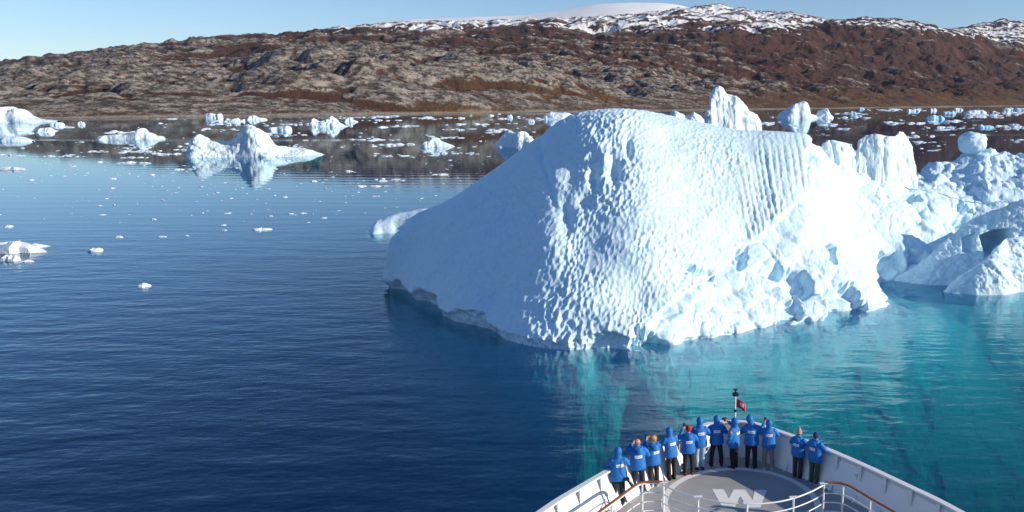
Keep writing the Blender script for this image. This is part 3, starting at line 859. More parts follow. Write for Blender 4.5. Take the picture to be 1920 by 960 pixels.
ice_boulder()
berg('iceberg', 'tall two-tiered white iceberg standing up behind the big dome', [(1318, 262), (1322, 222), (1326, 206), (1331, 198), (1330, 192), (1334, 178), (1341, 164), (1349, 159), (1357, 164), (1364, 176), (1380, 180), (1392, 192), (1402, 202), (1405, 208), (1418, 214), (1426, 226), (1430, 246), (1434, 275)],
     262, 0.45, 0.5, 8, 'ice_dirty', 0.05, ydist=205, flat=1.0, nx=130, ny=70, zbase=-1)
berg('iceberg', 'blue-sided block iceberg with mirror reflection beyond the tall two-tiered berg', [(1457, 222), (1462, 212), (1474, 206), (1488, 195), (1508, 189), (1517, 200), (1520, 214), (1532, 216), (1540, 208), (1551, 203), (1557, 212), (1565, 222)], 222, 0.5, 0.5, 23, 'ice_far', 0.05, flat=0.8)
berg('iceberg', 'low broken blue and white berg left of the tall two-tiered berg', [(1255, 214), (1262, 207), (1270, 209), (1285, 217), (1294, 215), (1301, 208), (1312, 216), (1322, 226), (1330, 232)], 234, 0.5, 0.3, 27, 'ice_far', 0.06)
berg('iceberg', 'peaked white iceberg with long right tail on the calm water at left', [(351, 293), (353, 284), (358, 258), (367, 252), (374, 256), (392, 263), (405, 266), (428, 266), (440, 262), (452, 248), (460, 239), (474, 234), (487, 237), (500, 245), (504, 256), (512, 268), (516, 273), (530, 274), (550, 278), (580, 281), (595, 287), (611, 294)],
     295, 0.34, 0.22, 17, 'ice_far', 0.032, nx=190, ny=70, crest=0.5, flat=0.45, fscale=0.12)
berg('iceberg', 'small blue-shaded iceberg just over the big berg\'s left slope', [(929, 274), (931, 268), (944, 250), (953, 244), (962, 247), (968, 249), (978, 245), (985, 247), (996, 258), (1010, 276)], 277, 0.6, -0.4, 19, 'ice_far', 0.03)
berg('iceberg', 'small pointed blue and white berg in the open water mid-left', [(787, 276), (793, 268), (806, 263), (814, 257), (820, 258), (827, 265), (838, 268), (853, 274)], 276, 0.4, 0.3, 29, 'ice_far', 0.06)
berg('iceberg', 'flat white floe-like berg with a small round knob, left water', [(184, 262), (190, 256), (205, 253), (225, 252), (240, 252), (252, 249), (262, 247), (266, 241), (271, 240), (275, 246), (285, 249), (292, 254), (312, 260)], 262, 0.35, 0.1, 37, 'ice_far', 0.03, flat=1.0)
berg('iceberg', 'domed white iceberg at the far left shore edge', [(-60, 228), (-20, 205), (0, 201), (20, 200), (26, 210), (34, 203), (44, 204), (52, 214), (70, 222), (110, 227)], 229, 0.4, 0.1, 41, 'ice_far', 0.03, flat=0.8)
berg('iceberg', 'low white ice slab at the left edge of the picture', [(-40, 266), (-10, 258), (5, 256), (20, 256), (36, 256), (50, 260), (62, 264)], 266, 0.35, 0.0, 43, 'ice_far', 0.03, flat=1.0)
berg('iceberg', 'small two-lobed white berg floating left of the domed berg\'s tail', [(64, 248), (70, 242), (82, 240), (90, 239), (98, 241), (102, 248)], 248, 0.5, 0.0, 45, 'ice_far', 0.04, flat=1.0)
berg('iceberg', 'flat-topped small white berg near the shore at left centre', [(384, 222), (387, 213), (395, 212), (405, 214), (415, 213), (418, 222)], 222, 0.5, 0.0, 47, 'ice_far', 0.04, flat=1.2)
berg('iceberg', 'broken white berg next to the flat-topped one by the shore', [(421, 228), (426, 222), (436, 224), (446, 221), (450, 226), (458, 223), (459, 228)], 228, 0.5, 0.1, 48, 'ice_far', 0.06)
berg('iceberg', 'small white berg with blue left side by the dark rock cleft', [(463, 224), (469, 217), (477, 216), (486, 220), (500, 222), (502, 225)], 225, 0.5, 0.3, 49, 'ice_far', 0.05)
berg('iceberg', 'flat low white berg right behind the peaked berg', [(502, 243), (508, 239), (525, 237), (540, 236), (546, 239), (547, 245)], 245, 0.4, 0.0, 51, 'ice_far', 0.03, flat=1.2)
berg('iceberg', 'white berg with pyramid peak and blue hollow left of centre', [(577, 237), (582, 230), (588, 222), (600, 228), (612, 224), (620, 217), (628, 222), (634, 230), (642, 234), (655, 237)], 238, 0.5, 0.2, 53, 'ice_far', 0.07)
berg('iceberg', 'tiny blue and white berg right of the pyramid-peaked berg', [(645, 229), (650, 222), (658, 220), (662, 224), (672, 228)], 229, 0.5, 0.2, 54, 'ice_far', 0.06)
berg('iceberg', 'white berg peeking over the big dome\'s upper left edge', [(1014, 222), (1024, 214), (1032, 209), (1045, 211), (1060, 211), (1080, 216), (1085, 223)], 224, 0.4, 0.2, 55, 'ice_far', 0.06)
k = 60
for (ua, ub, vt, vb, lab, mt) in [(1736, 1772, 214, 224, 'long bright blue low berg in the right-hand water', 'ice_blue'), (1833, 1864, 234, 240, 'flat blue ice slab near the right edge, nearest of the blue ones', 'ice_blue'),
                                  (1700, 1725, 204, 209, 'small blue-shaded berg left of the long blue berg', 'ice_far'), (1743, 1757, 202, 208, 'tiny peaked berg above the long blue berg', 'ice_far'),
                                  (1768, 1792, 207, 214, 'small blue and white berg right above the long blue berg', 'ice_blue'), (1788, 1806, 201, 207, 'boxy white berg near the far shore at right', 'ice_far'),
                                  (1808, 1850, 205, 213, 'low blue and white berg right of the boxy white one', 'ice_far'), (1880, 1905, 200, 207, 'lumpy white berg near the right edge by the shore', 'ice_far'), (1902, 1935, 200, 207, 'blue-shaded berg cut by the right edge of the picture', 'ice_far'),
                                  (1594, 1606, 208, 216, 'small boxy blue berg alone right of the block berg', 'ice_blue'), (1609, 1622, 201, 205, 'low blue sliver berg close to the right shore', 'ice_blue'), (858, 872, 219, 222, 'small blue and white bit berg near the centre shore', 'ice_far'),
                                  (950, 962, 213, 221, 'little white two-part berg below the shore left of the dome', 'ice_far'), (990, 1003, 222, 229, 'small round white berg bits beside the dome\'s left shoulder', 'ice_far'), (93, 122, 229, 236, 'ragged white berg right of the two-lobed one', 'ice_far'), (146, 160, 227, 234, 'small pale square berg on the brown reflection at left', 'ice_far')]:
    w_ = ub - ua
    rs = random.Random(k)
    pf = [(ua, vb), (ua + .08 * w_, vb - (vb - vt) * rs.uniform(.4, .8))] + [(ua + f * w_, vt + (vb - vt) * rs.uniform(0, .45)) for f in (.25, .42, .6, .78)] + [(ua + .93 * w_, vb - (vb - vt) * rs.uniform(.2, .6)), (ub, vb)]
    berg('iceberg', lab, pf, vb, 0.45, 0.2, k, mt, 0.05, nx=44, ny=24, flat=0.9)
    k += 1

# berg at the right edge: sloping slab with a cave behind a front mass
berg('iceberg', 'slanting blue-shaded ice slab rising to the right above the turquoise cove', [(1668, 528), (1690, 514), (1720, 495), (1760, 462), (1800, 432), (1830, 414), (1850, 404), (1880, 392), (1905, 378), (1930, 372), (1960, 370), (2010, 380), (2060, 470)], 531, 0.22, -0.06, 83, 'ice', 0.022, crest=0.72, flat=0.05, nx=220, ny=130, fscale=0.22, foot=-1.5, blocky=0.15, carve=[([(1838, 440), (1862, 430), (1893, 428), (1900, 450), (1880, 480), (1850, 480)], 5.0), ([(1804, 445), (1828, 436), (1826, 470), (1806, 468)], 0.8)])
berg('iceberg', 'lumpy white iceberg with blue undercut front at the right edge', [(1768, 546), (1775, 538), (1790, 524), (1810, 508), (1830, 492), (1850, 478), (1868, 462), (1890, 450), (1920, 446), (1960, 448), (2020, 470), (2070, 545)], 545, 0.26, 0.2, 87, 'ice', 0.035, crest=0.62, flat=0.25, nx=220, ny=130, fscale=0.16, foot=-0.6, blocky=0.25)

# ================================================================== drifting ice
def floe_mesh(seed, chunky):
    rs = random.Random(seed)
    n = 11
    vv, ff = [], []
    ph = [rs.uniform(0, 6.28) for _ in range(3)]
    for lev, (rr, z) in enumerate(((0.86, -0.10), (1.0, 0.02), (0.82, 0.5), (0.42, 0.85))):
        for i in range(n):
            a = 2 * math.pi * i / n
            r = 0.5 * rr * (1 + 0.26 * math.sin(2 * a + ph[0]) + 0.18 * math.sin(3 * a + ph[1]) + 0.12 * rs.uniform(-1, 1))
            vv.append((r * math.cos(a), r * 0.62 * math.sin(a), z * chunky * (1 + (0.5 * rs.uniform(-1, 1) if lev > 1 else 0))))
    vv.append((rs.uniform(-.1, .1), rs.uniform(-.08, .08), chunky * rs.uniform(0.7, 1.2)))
    for l in range(3):
        for i in range(n):
            j = (i + 1) % n
            ff.append((l * n + i, l * n + j, (l + 1) * n + j, (l + 1) * n + i))
    for i in range(n): ff.append((3 * n + i, 3 * n + (i + 1) % n, 4 * n))
    return vv, ff


def drift_ice():
    rs = random.Random(12)
    kinds = [floe_mesh(i, 0.16 + 0.05 * (i % 4)) for i in range(14)]
    meshes = []
    for i, (v_, f_) in enumerate(kinds):
        me = pymesh('ice_floe', v_, f_, False); me.materials.append(M['floe']); meshes.append(me)
    special = [(5, 458, 46, 'low ice lump behind the ragged cluster at the left edge'), (58, 464, 50, 'right wing of the ragged ice cluster at the left edge'), (35, 472, 92, 'ragged white ice cluster in the near water at the left edge'), (20, 488, 40, 'smaller ice piece just under the ragged cluster at the left edge'), (490, 431, 31, 'largest lone ice piece in open blue water left of the big berg'), (180, 471, 33, 'star-shaped ice piece right of the ragged cluster'),
               (270, 537, 28, 'lone ice piece nearest the camera on the dark water'), (223, 445, 16, 'ice bit second in the loose row above the star-shaped piece'), (303, 444, 18, 'ice bit third in the loose row above the star-shaped piece'), (350, 442, 13, 'ice bit last in the loose row, below the peaked berg'),
               (420, 432, 13, 'small ice bit left of the largest lone piece'), (52, 491, 20, 'thin ice sliver below the ragged cluster'), (16, 425, 22, 'dirty ice bit at the left edge above the ragged cluster'), (25, 318, 42, 'flat white ice strip at the left edge in the pale water'), (137, 312, 12, 'small ice chunk right of the flat strip at left')]
    boxes = []
    def add(u, v, w, idx, lab=None):
        p = atz(u, v); wm = w / F * p[1]
        boxes.append((w, p, wm, idx, lab, rs.uniform(-0.5, 0.5), rs.uniform(0.7, 1.3)))
    for i, (u, v, w, lab) in enumerate(special): add(u, v, w, i % 14, lab)
    def blocked(u, v):
        return (u > 700 and v > np.interp(u, [700, 725, 800, 900, 1000, 1060, 1150, 1260, 1350, 1500, 1540, 1600, 1690, 1720, 1800, 1920], [395, 390, 385, 325, 255, 212, 198, 210, 235, 244, 255, 240, 238, 320, 245, 270]))
    def shore_v(u): return 223.5 - 0.0133 * u
    # strings of brash ice lying across the fjord
    strings = []
    for _ in range(60):
        u = rs.uniform(-20, 1050) if rs.random() < 0.58 else rs.uniform(1430, 1930)
        v = shore_v(u) + 4 + 85 * rs.random() ** 1.25
        strings.append((u, v, rs.uniform(15, 70)))
    strings += [(300, 289, 60), (250, 296, 40), (130, 293, 50), (700, 262, 70), (840, 258, 45), (740, 272, 40), (730, 338, 50), (700, 350, 40), (830, 328, 30), (930, 248, 40), (1850, 219, 60), (1900, 212, 60), (1780, 240, 50), (1880, 238, 50), (1600, 242, 40), (1820, 252, 40), (1780, 228, 40)]
    for (u0, v0, L) in strings:
        for _ in range(int(L * 0.32) + 3):
            u = u0 + rs.gauss(0, L * 0.45); v = v0 + rs.gauss(0, 1.0)
            if v > shore_v(u) + 2 and not blocked(u, v): add(u, v, 1.5 + 16 * rs.random() ** 2.4, rs.randrange(14))
    for _ in range(650):
        u = rs.uniform(-20, 1060) if rs.random() < 0.55 else rs.uniform(1430, 1930)
        v = shore_v(u) + 3 + 95 * rs.random() ** 1.1
        if not blocked(u, v): add(u, v, 1.4 + 9 * rs.random() ** 3.2, rs.randrange(14))
    for _ in range(260):
        u = rs.gauss(430, 260); v = 315 + abs(rs.gauss(0, 55))
        if -10 < u < 960 and v < 425 and not blocked(u, v): add(u, v, rs.uniform(1.8, 6) if rs.random() < 0.8 else rs.uniform(6, 15), rs.randrange(14))
    boxes.sort(key=lambda b: (b[4] is None, -b[0]))
    gv, gf = [], []
    for n_, (w, p, wm, idx, lab, rz, sy) in enumerate(boxes):
        hz = 0.85 + 0.5 * rs.random()
        if n_ < 285:
            o = bpy.data.objects.new('ice_floe', meshes[idx])
            COL.objects.link(o)
            o.location = (p[0], p[1], 0.0); o.rotation_euler = (0, 0, rz); o.scale = (wm, wm * sy, wm * hz * (0.6 if w > 20 else 0.45))
            if lab: tag(o, lab, 'ice floe', 'larger drifting ice pieces')
            else: tag(o, 'small white ice floe drifting on the calm fjord', 'ice floe', 'small ice floes scattered over the fjord')
        else:
            b = len(gv); c, s = math.cos(rz), math.sin(rz)
            vv, ff = kinds[idx]
            for (x, y, z) in vv:
                x *= wm; y *= wm * sy; z *= wm * hz * 0.5
                gv.append((p[0] + x * c - y * s, p[1] + x * s + y * c, z))
            gf += [tuple(i + b for i in f) for f in ff]
    o = link('brash_ice', pymesh('brash_ice', gv, gf), M['floe'])
    tag(o, 'specks of brash ice strewn over the far water', 'brash ice', kind='stuff')


drift_ice()


# ================================================================== the ship's bow
DECK = 8.2
XC = 2.22
M['white_paint'] = simple('white_paint', (0.74, 0.76, 0.77), 0.4, var=0.06, scale=1.3)
M['panel_paint'] = simple('panel_paint', (0.52, 0.53, 0.53), 0.5, var=0.10, scale=0.9, bmp=0.004, bscale=3.0)
M['deck_paint'] = None
M['mark_paint'] = simple('mark_paint', (0.82, 0.82, 0.79), 0.6, var=0.10, scale=4.0)
M['wood'] = simple('varnished_wood', (0.27, 0.085, 0.028), 0.35, var=0.3, scale=9.0)
M['steel'] = simple('steel', (0.55, 0.57, 0.58), 0.3, 0.8)
M['black'] = simple('black_plastic', (0.012, 0.012, 0.014), 0.5)
M['green'] = simple('green_cable', (0.02, 0.22, 0.06), 0.5)


def deck_material():
    m, nt, b = newmat('deck_paint')
    p = coords(nt, 'Position')
    n1 = noise(nt, p, 0.8, 6, 0.65); n2 = noise(nt, p, 14.0, 4, 0.7)
    c = mixc(nt, ramp(nt, n1, 0.35, 0.7), (0.34, 0.34, 0.335), (0.41, 0.407, 0.40))
    c = mixc(nt, math_n(nt, 'MULTIPLY', ramp(nt, n2, 0.60, 0.72), 0.35), c, (0.15, 0.145, 0.14))
    n3 = noise(nt, coords(nt, 'Position', (2.2, 0.5, 1)), 1.0, 5, 0.7)
    c = mixc(nt, math_n(nt, 'MULTIPLY', ramp(nt, n3, 0.62, 0.75), 0.4), c, (0.33, 0.32, 0.30))
    nt.links.new(c, b.inputs['Base Color'])
    b.inputs['Roughness'].default_value = 0.55
    nt.links.new(bump(nt, n2, 0.004), b.inputs['Normal'])
    return m


def rust_paint(name, col, amount):
    m, nt, b = newmat(name)
    p = coords(nt, 'Position')
    n1 = noise(nt, p, 1.1, 5, 0.6)
    c = mixc(nt, n1, tuple(x * 0.92 for x in col), tuple(min(1, x * 1.06) for x in col))
    st = noise(nt, coords(nt, 'Position', (9, 9, 0.9)), 1.0, 5, 0.7)
    c = mixc(nt, math_n(nt, 'MULTIPLY', ramp(nt, st, 0.60, 0.78), amount), c, (0.30, 0.22, 0.15))
    nt.links.new(c, b.inputs['Base Color']); b.inputs['Roughness'].default_value = 0.5
    nt.links.new(bump(nt, noise(nt, p, 2.5, 3, 0.5), 0.006), b.inputs['Normal'])
    return m


M['panel_paint'] = rust_paint('panel_paint', (0.56, 0.57, 0.57), 0.45)
M['deck_paint'] = deck_material()
HB = [(25.80, 0.0), (25.76, 0.40), (25.58, 0.85), (24.92, 1.55), (24.3, 2.17), (23.65, 2.76), (22.42, 3.72), (21.1, 4.65), (19.8, 5.5), (17.0, 6.9), (13.0, 8.1), (7.0, 8.9), (0.0, 9.2), (-6.0, 9.2)]


def outline(n_sub=8):
    """half outline from stem aft, smooth"""
    P = [np.array(p) for p in HB]
    P = [np.array([HB[1][0], -HB[1][1]])] + P + [P[-1] + (P[-1] - P[-2])]
    out = []
    for i in range(1, len(P) - 2):
        for k in range(n_sub):
            t = k / n_sub
            a, b, c, d = P[i - 1], P[i], P[i + 1], P[i + 2]
            out.append(0.5 * ((2 * b) + (c - a) * t + (2 * a - 5 * b + 4 * c - d) * t * t + (3 * b - a - 3 * c + d) * t ** 3))
    out.append(P[-2])
    return np.array(out)


OUT = outline()
BH = 1.08


def resample(pl, step):
    d = np.concatenate([[0], np.cumsum(np.hypot(*np.diff(pl, axis=0).T))])
    n = max(2, int(round(d[-1] / step)))
    t = np.linspace(0, d[-1], n + 1)
    return np.stack([np.interp(t, d, pl[:, k]) for k in range(pl.shape[1])], -1)


def build_ship():
    ship = empty('expedition_ship', (XC, 15.0, 0.0))
    tag(ship, 'white bow of an expedition ship with grey deck and painted letter W', 'ship')
    ox, oy = XC, 15.0
    # full outline port -> stem -> starboard as (x, y)
    st = np.stack([OUT[:, 1], OUT[:, 0]], -1)
    full = np.concatenate([np.stack([-st[::-1, 0], st[::-1, 1]], -1), st[1:]])
    full = full - [0, oy]
    n = len(full)
    # hull outside
    secs = [(DECK + BH, 0.0), (DECK, 0.06), (6.0, 0.20), (3.5, 0.38), (1.2, 0.50), (-2.5, 0.56)]
    vv, ff = [], []
    for (z, k) in secs:
        for (x, y) in full:
            yy = y - k * 7.0 * max(0, (y + oy - 8) / 18) ** 1.5
            vv.append((x * (1 - k * (0.35 + 0.65 * max(0, min(1, (y + oy) / 24)))), yy, z))
    for i in range(len(secs) - 1):
        for j in range(n - 1): ff.append((i * n + j, i * n + j + 1, (i + 1) * n + j + 1, (i + 1) * n + j))
    link('hull', pymesh('hull', vv, ff, True), M['white_paint'], ship)
    # deck
    vv, ff = [], []
    ins = full * [1 - 0.012, 1] - [0, 0.07]
    h = (n - 1) // 2
    for j in range(h + 1):
        vv += [(ins[j][0], ins[j][1], DECK), (ins[n - 1 - j][0], ins[n - 1 - j][1], DECK)]
    for j in range(h): ff.append((2 * j, 2 * j + 1, 2 * j + 3, 2 * j + 2))
    deck = link('deck', pymesh('deck', vv, ff), M['deck_paint'], ship)
    # painted ring and letter
    rc = (0.0, 22.22 - oy); N = 96
    vv = []; ff = []
    for k in range(N):
        a = 2 * math.pi * k / N
        vv += [(rc[0] + 2.39 * math.cos(a), rc[1] + 2.36 * math.sin(a), DECK + 0.005), (rc[0] + 2.18 * math.cos(a), rc[1] + 2.15 * math.sin(a), DECK + 0.005)]
    for k in range(N):
        a, b = 2 * k, 2 * ((k + 1) % N)
        ff.append((a, b, b + 1, a + 1))
    link('painted_ring', pymesh('painted_ring', vv, ff), M['mark_paint'], deck)
    wp = [(720, 305), (836, 308), (888, 400), (935, 310), (1050, 310), (1125, 413), (1147, 312), (1270, 313), (1203, 490), (1083, 490), (1000, 378), (950, 487), (822, 486)]
    bm = bmesh.new()
    pv = []
    for a, b in wp:
        p = atz(1200 + a / 5.333, 860 + b / 5.333, DECK)
        pv.append(bm.verts.new((p[0] - ox, p[1] - oy, DECK + 0.006)))
    f = bm.faces.new(pv); bmesh.ops.triangulate(bm, faces=[f])
    me = bpy.data.meshes.new('painted_letter'); bm.to_mesh(me); bm.free()
    link('painted_letter', me, M['mark_paint'], deck)
    # bulwark: cap, panels, stiffeners
    path = resample(full, 0.92)
    cap = resample(full, 0.25)
    tng = np.gradient(cap, axis=0); tng /= np.linalg.norm(tng, axis=1, keepdims=True)
    nin = np.stack([tng[:, 1], -tng[:, 0]], -1)                       # inward (to starboard of the run port -> stem)
    vv, ff = [], []
    for (p, q) in zip(cap, nin):
        for (o_, z) in ((-0.07, 0.0), (-0.07, 0.05), (0.11, 0.05), (0.11, 0.0)):
            vv.append((p[0] + q[0] * o_, p[1] + q[1] * o_, DECK + BH + z))
    m = len(cap)
    for i in range(m - 1):
        for k in range(4):
            k2 = (k + 1) % 4
            ff.append((4 * i + k, 4 * (i + 1) + k, 4 * (i + 1) + k2, 4 * i + k2))
    bul = link('bulwark', pymesh('bulwark', vv, ff), M['white_paint'], ship)
    pt = np.gradient(path, axis=0); pt /= np.linalg.norm(pt, axis=1, keepdims=True)
    pn = np.stack([pt[:, 1], -pt[:, 0]], -1)
    for i in range(len(path) - 1):
        a, b = path[i], path[i + 1]
        if max(a[1], b[1]) + oy < 14: continue
        mb = MB()
        na, nb = pn[i], pn[i + 1]
        def q(p, nn, off, z): return (p[0] + nn[0] * off, p[1] + nn[1] * off, DECK + z)
        # plate with its knuckle: lower third leans out to the waterway
        rows = [(0.035, BH - 0.002), (0.045, 0.40), (0.05, 0.385), (0.16, 0.01)]
        sub = 4
        vs_ = []
        for (off, z) in rows:
            for s_ in range(sub + 1):
                t = s_ / sub
                pp = a * (1 - t) + b * t; nn = na * (1 - t) + nb * t
                vs_.append(q(pp, nn, off, z))
        fs = []
        for r in range(len(rows) - 1):
            for s_ in range(sub): fs.append((r * (sub + 1) + s_, (r + 1) * (sub + 1) + s_, (r + 1) * (sub + 1) + s_ + 1, r * (sub + 1) + s_ + 1))
        mb.add(vs_, fs)
        pan = mb.build('panel', M['panel_paint'], bul)
        # stringer along the knuckle
        mb = MB()
        mb.tube([q(a * (1 - t) + b * t, na * (1 - t) + nb * t, 0.075, 0.40) for t in (0, 0.33, 0.67, 1)], 0.03, 6)
        mb.build('stringer', M['white_paint'], bul)
        # drain bolts
    for i in range(len(path)):
        p, nn, tt = path[i], pn[i], pt[i]
        if p[1] + oy < 14: continue
        mb = MB()
        prof = [(0.03, BH), (0.13, BH), (0.15, 0.42), (0.40, 0.02), (0.46, 0.012), (0.46, 0.0), (0.03, 0.0)]
        vs_ = []
        for sgn in (-0.014, 0.014):
            for (off, z) in prof: vs_.append((p[0] + nn[0] * off + tt[0] * sgn, p[1] + nn[1] * off + tt[1] * sgn, DECK + z))
        k = len(prof)
        fs = [tuple(range(k)), tuple(range(2 * k - 1, k - 1, -1))] + [(j, (j + 1) % k, k + (j + 1) % k, k + j) for j in range(k)]
        mb.add(vs_, fs)
        # face flange of the stiffener
        for (o1, z1, o2, z2) in ((0.132, BH - 0.01, 0.152, 0.42), (0.152, 0.42, 0.405, 0.03)):
            w = 0.055
            vs_ = []
            for (oo, zz) in ((o1, z1), (o2, z2)):
                for sgn in (-w, w):
                    for e in (0.0, 0.012): vs_.append((p[0] + nn[0] * (oo + e) + tt[0] * sgn, p[1] + nn[1] * (oo + e) + tt[1] * sgn, DECK + zz))
            mb.add(vs_, [(0, 2, 6, 4), (1, 5, 7, 3), (0, 4, 5, 1), (2, 3, 7, 6), (0, 1, 3, 2), (4, 6, 7, 5)])
        mb.build('stiffener', M['white_paint'], bul)
    # railings aft of the ring
    def pxl(pts, z): return [Vector((*(atz(u, v, DECK + 1.05)[:2] - [ox, oy]), DECK + z)) for u, v in pts]
    def smooth_pl(P, n_=6):
        P = [np.array(p) for p in P]; P = [2 * P[0] - P[1]] + P + [2 * P[-1] - P[-2]]
        out = []
        for i in range(1, len(P) - 2):
            for k in range(n_):
                t = k / n_; a, b, c, d = P[i - 1:i + 3]
                out.append(0.5 * ((2 * b) + (c - a) * t + (2 * a - 5 * b + 4 * c - d) * t * t + (3 * b - a - 3 * c + d) * t ** 3))
        out.append(P[-2]); return out
    runs = {'port': [(1060, 1006), (1100, 979), (1126, 960), (1160, 935), (1190, 913), (1203, 907), (1217, 905), (1243, 905)],
            'centre': [(1245, 909), (1262, 917), (1280, 924), (1309, 932), (1350, 940), (1401, 944), (1450, 941), (1488, 933), (1520, 921), (1543, 909)],
            'starboard': [(1547, 906), (1570, 907), (1590, 912), (1610, 923), (1640, 941), (1675, 961), (1720, 990)]}
    rl = bpy.data.objects.new('railing', None); COL.objects.link(rl); rl.parent = ship
    for key, pts in runs.items():
        for z in (1.03, 0.74, 0.46, 0.18):
            mb = MB(); mb.tube(smooth_pl(pxl(pts, z)), 0.019 if z < 1 else 0.023, 8)
            mb.build('rail', M['white_paint'], rl, smooth=True)
        if key != 'centre':
            mb = MB(); P = smooth_pl(pxl(pts, 1.085)); mb.tube(P, [0.024] * len(P), 10, ell=[0.05] * len(P))
            mb.build('wooden_handrail', M['wood'], rl, smooth=True)
    for (u, v, big) in [(1110, 971, 0), (1147, 944, 0), (1204, 907, 0), (1244, 906, 1), (1309, 932, 1), (1401, 944, 1), (1488, 933, 1), (1545, 907, 1), (1581, 909, 0), (1632, 936, 0), (1684, 966, 0)]:
        p = pxl([(u, v)], 0)[0]
        mb = MB(); mb.tube([(p.x, p.y, DECK + 0.001), (p.x, p.y, DECK + 1.05)], 0.03, 8)
        if big:
            mb.box((p.x, p.y, DECK + 1.075), (0.24, 0.07, 0.02), 0.15)
        mb.box((p.x, p.y, DECK + 0.012), (0.12, 0.12, 0.02))
        mb.build('post', M['white_paint'], rl)
    # jackstaff with lamp and flag
    y_ = 25.55; top = aty(1380, 742, y_); xb = aty(1378, 800, y_)[0] - ox
    js = bpy.data.objects.new('jackstaff', None); COL.objects.link(js); js.parent = ship
    zt = top[2]
    mb = MB(); mb.tube([(xb, y_ - oy, DECK), (xb, y_ - oy, zt)], [0.035, 0.028], 8); mb.build('pole', M['white_paint'], js)
    mb = MB(); mb.box((xb, y_ - oy, zt + 0.05), (0.20, 0.16, 0.10)); mb.tube([(xb, y_ - oy, zt + 0.10), (xb, y_ - oy, zt + 0.20)], 0.03, 8); mb.box((xb, y_ - oy, zt + 0.215), (0.16, 0.12, 0.03))
    mb.build('lamp', M['black'], js, bevel=0.012)
    mb = MB(); mb.tube([(xb + 0.0, y_ - oy - 0.05, zt - 0.52), (xb, y_ - oy + 0.03, zt - 0.52)], 0.05, 10); mb.build('pulley', M['black'], js)
    # flag, limp and curling
    gx, gz = np.meshgrid(np.linspace(0, 1, 14), np.linspace(0, 1, 10))
    FX = xb + 0.04 + 0.30 * gx; FY = y_ - oy + 0.05 * np.sin(gx * 5 + gz * 1.5); FZ = zt - 0.12 - 0.30 * (1 - gz) - 0.12 * gx ** 2 - 0.05 * gx
    for nm, mt, lo, hi, off in (('flag', (0.55, 0.02, 0.04), 0, 1, 0), ('flag_patch', (0.75, 0.72, 0.74), 0.38, 0.74, -0.006)):
        mk = simple(nm, mt, 0.8)
        if nm == 'flag': me = grid_mesh(nm, FX, FY, FZ)
        else: me = grid_mesh(nm, FX[3:8, 5:11], FY[3:8, 5:11] + off, FZ[3:8, 5:11])
        o = link(nm, me, mk, js)
        sd = o.modifiers.new('thick', 'SOLIDIFY'); sd.thickness = 0.004
    # light fitting on the starboard bulwark
    lf = bpy.data.objects.new('light_fitting', None); COL.objects.link(lf); lf.parent = ship
    a, b = atz(1584, 884, DECK + 0.62), atz(1608, 899, DECK + 0.62)
    a = Vector((a[0] - ox, a[1] - oy, a[2])); b = Vector((b[0] - ox, b[1] - oy, b[2]))
    for dz, r in ((0.0, 0.045), (0.10, 0.03)):
        mb = MB(); mb.tube([a + Vector((0, 0, dz)), b + Vector((0, 0, dz))], r, 10); mb.build('tube', M['steel'], lf, smooth=True)
    mb = MB(); mb.box(a + Vector((0, 0, 0.05)), (0.05, 0.05, 0.22)); mb.box(b + Vector((0, 0, 0.05)), (0.05, 0.05, 0.22)); mb.build('bracket', M['white_paint'], lf)
    mb = MB(); mb.tube([b, b + Vector((-0.03, -0.02, -0.2)), b + Vector((0.0, 0.0, -0.40))], 0.012, 6); mb.build('cable', M['green'], lf)
    # scuppers and bolts on the panels
    for i in range(len(path) - 1):
        if path[i][1] + oy < 16: continue
        for t in (0.42, 0.58):
            p = path[i] * (1 - t) + path[i + 1] * t; nn = pn[i]
            mb = MB(); c = Vector((p[0] + nn[0] * 0.04, p[1] + nn[1] * 0.04, DECK + 0.47)); mb.tube([c, c + Vector((nn[0], nn[1], 0)) * 0.03], 0.018, 6); mb.build('bolt', M['black'], bul)
    return ship


build_ship()

# ================================================================== people along the bulwark
def cloth(name, col, rough=0.8, var=0.12):
    m, nt, b = newmat(name)
    p = coords(nt, 'Object')
    n1 = noise(nt, p, 7.0, 5, 0.6); n2 = noise(nt, p, 22.0, 4, 0.6)
    c = mixc(nt, n1, tuple(x * (1 - var) for x in col), tuple(min(1, x * (1 + var)) for x in col))
    nt.links.new(c, b.inputs['Base Color']); b.inputs['Roughness'].default_value = rough
    nt.links.new(bump(nt, math_n(nt, 'ADD', n1, math_n(nt, 'MULTIPLY', n2, 0.4)), 0.035), b.inputs['Normal'])
    return m


M['parka'] = cloth('blue_parka', (0.004, 0.15, 0.48), 0.7, 0.10)
M['skin'] = simple('skin', (0.52, 0.28, 0.20), 0.55, var=0.08, scale=20)
M['patch'] = None


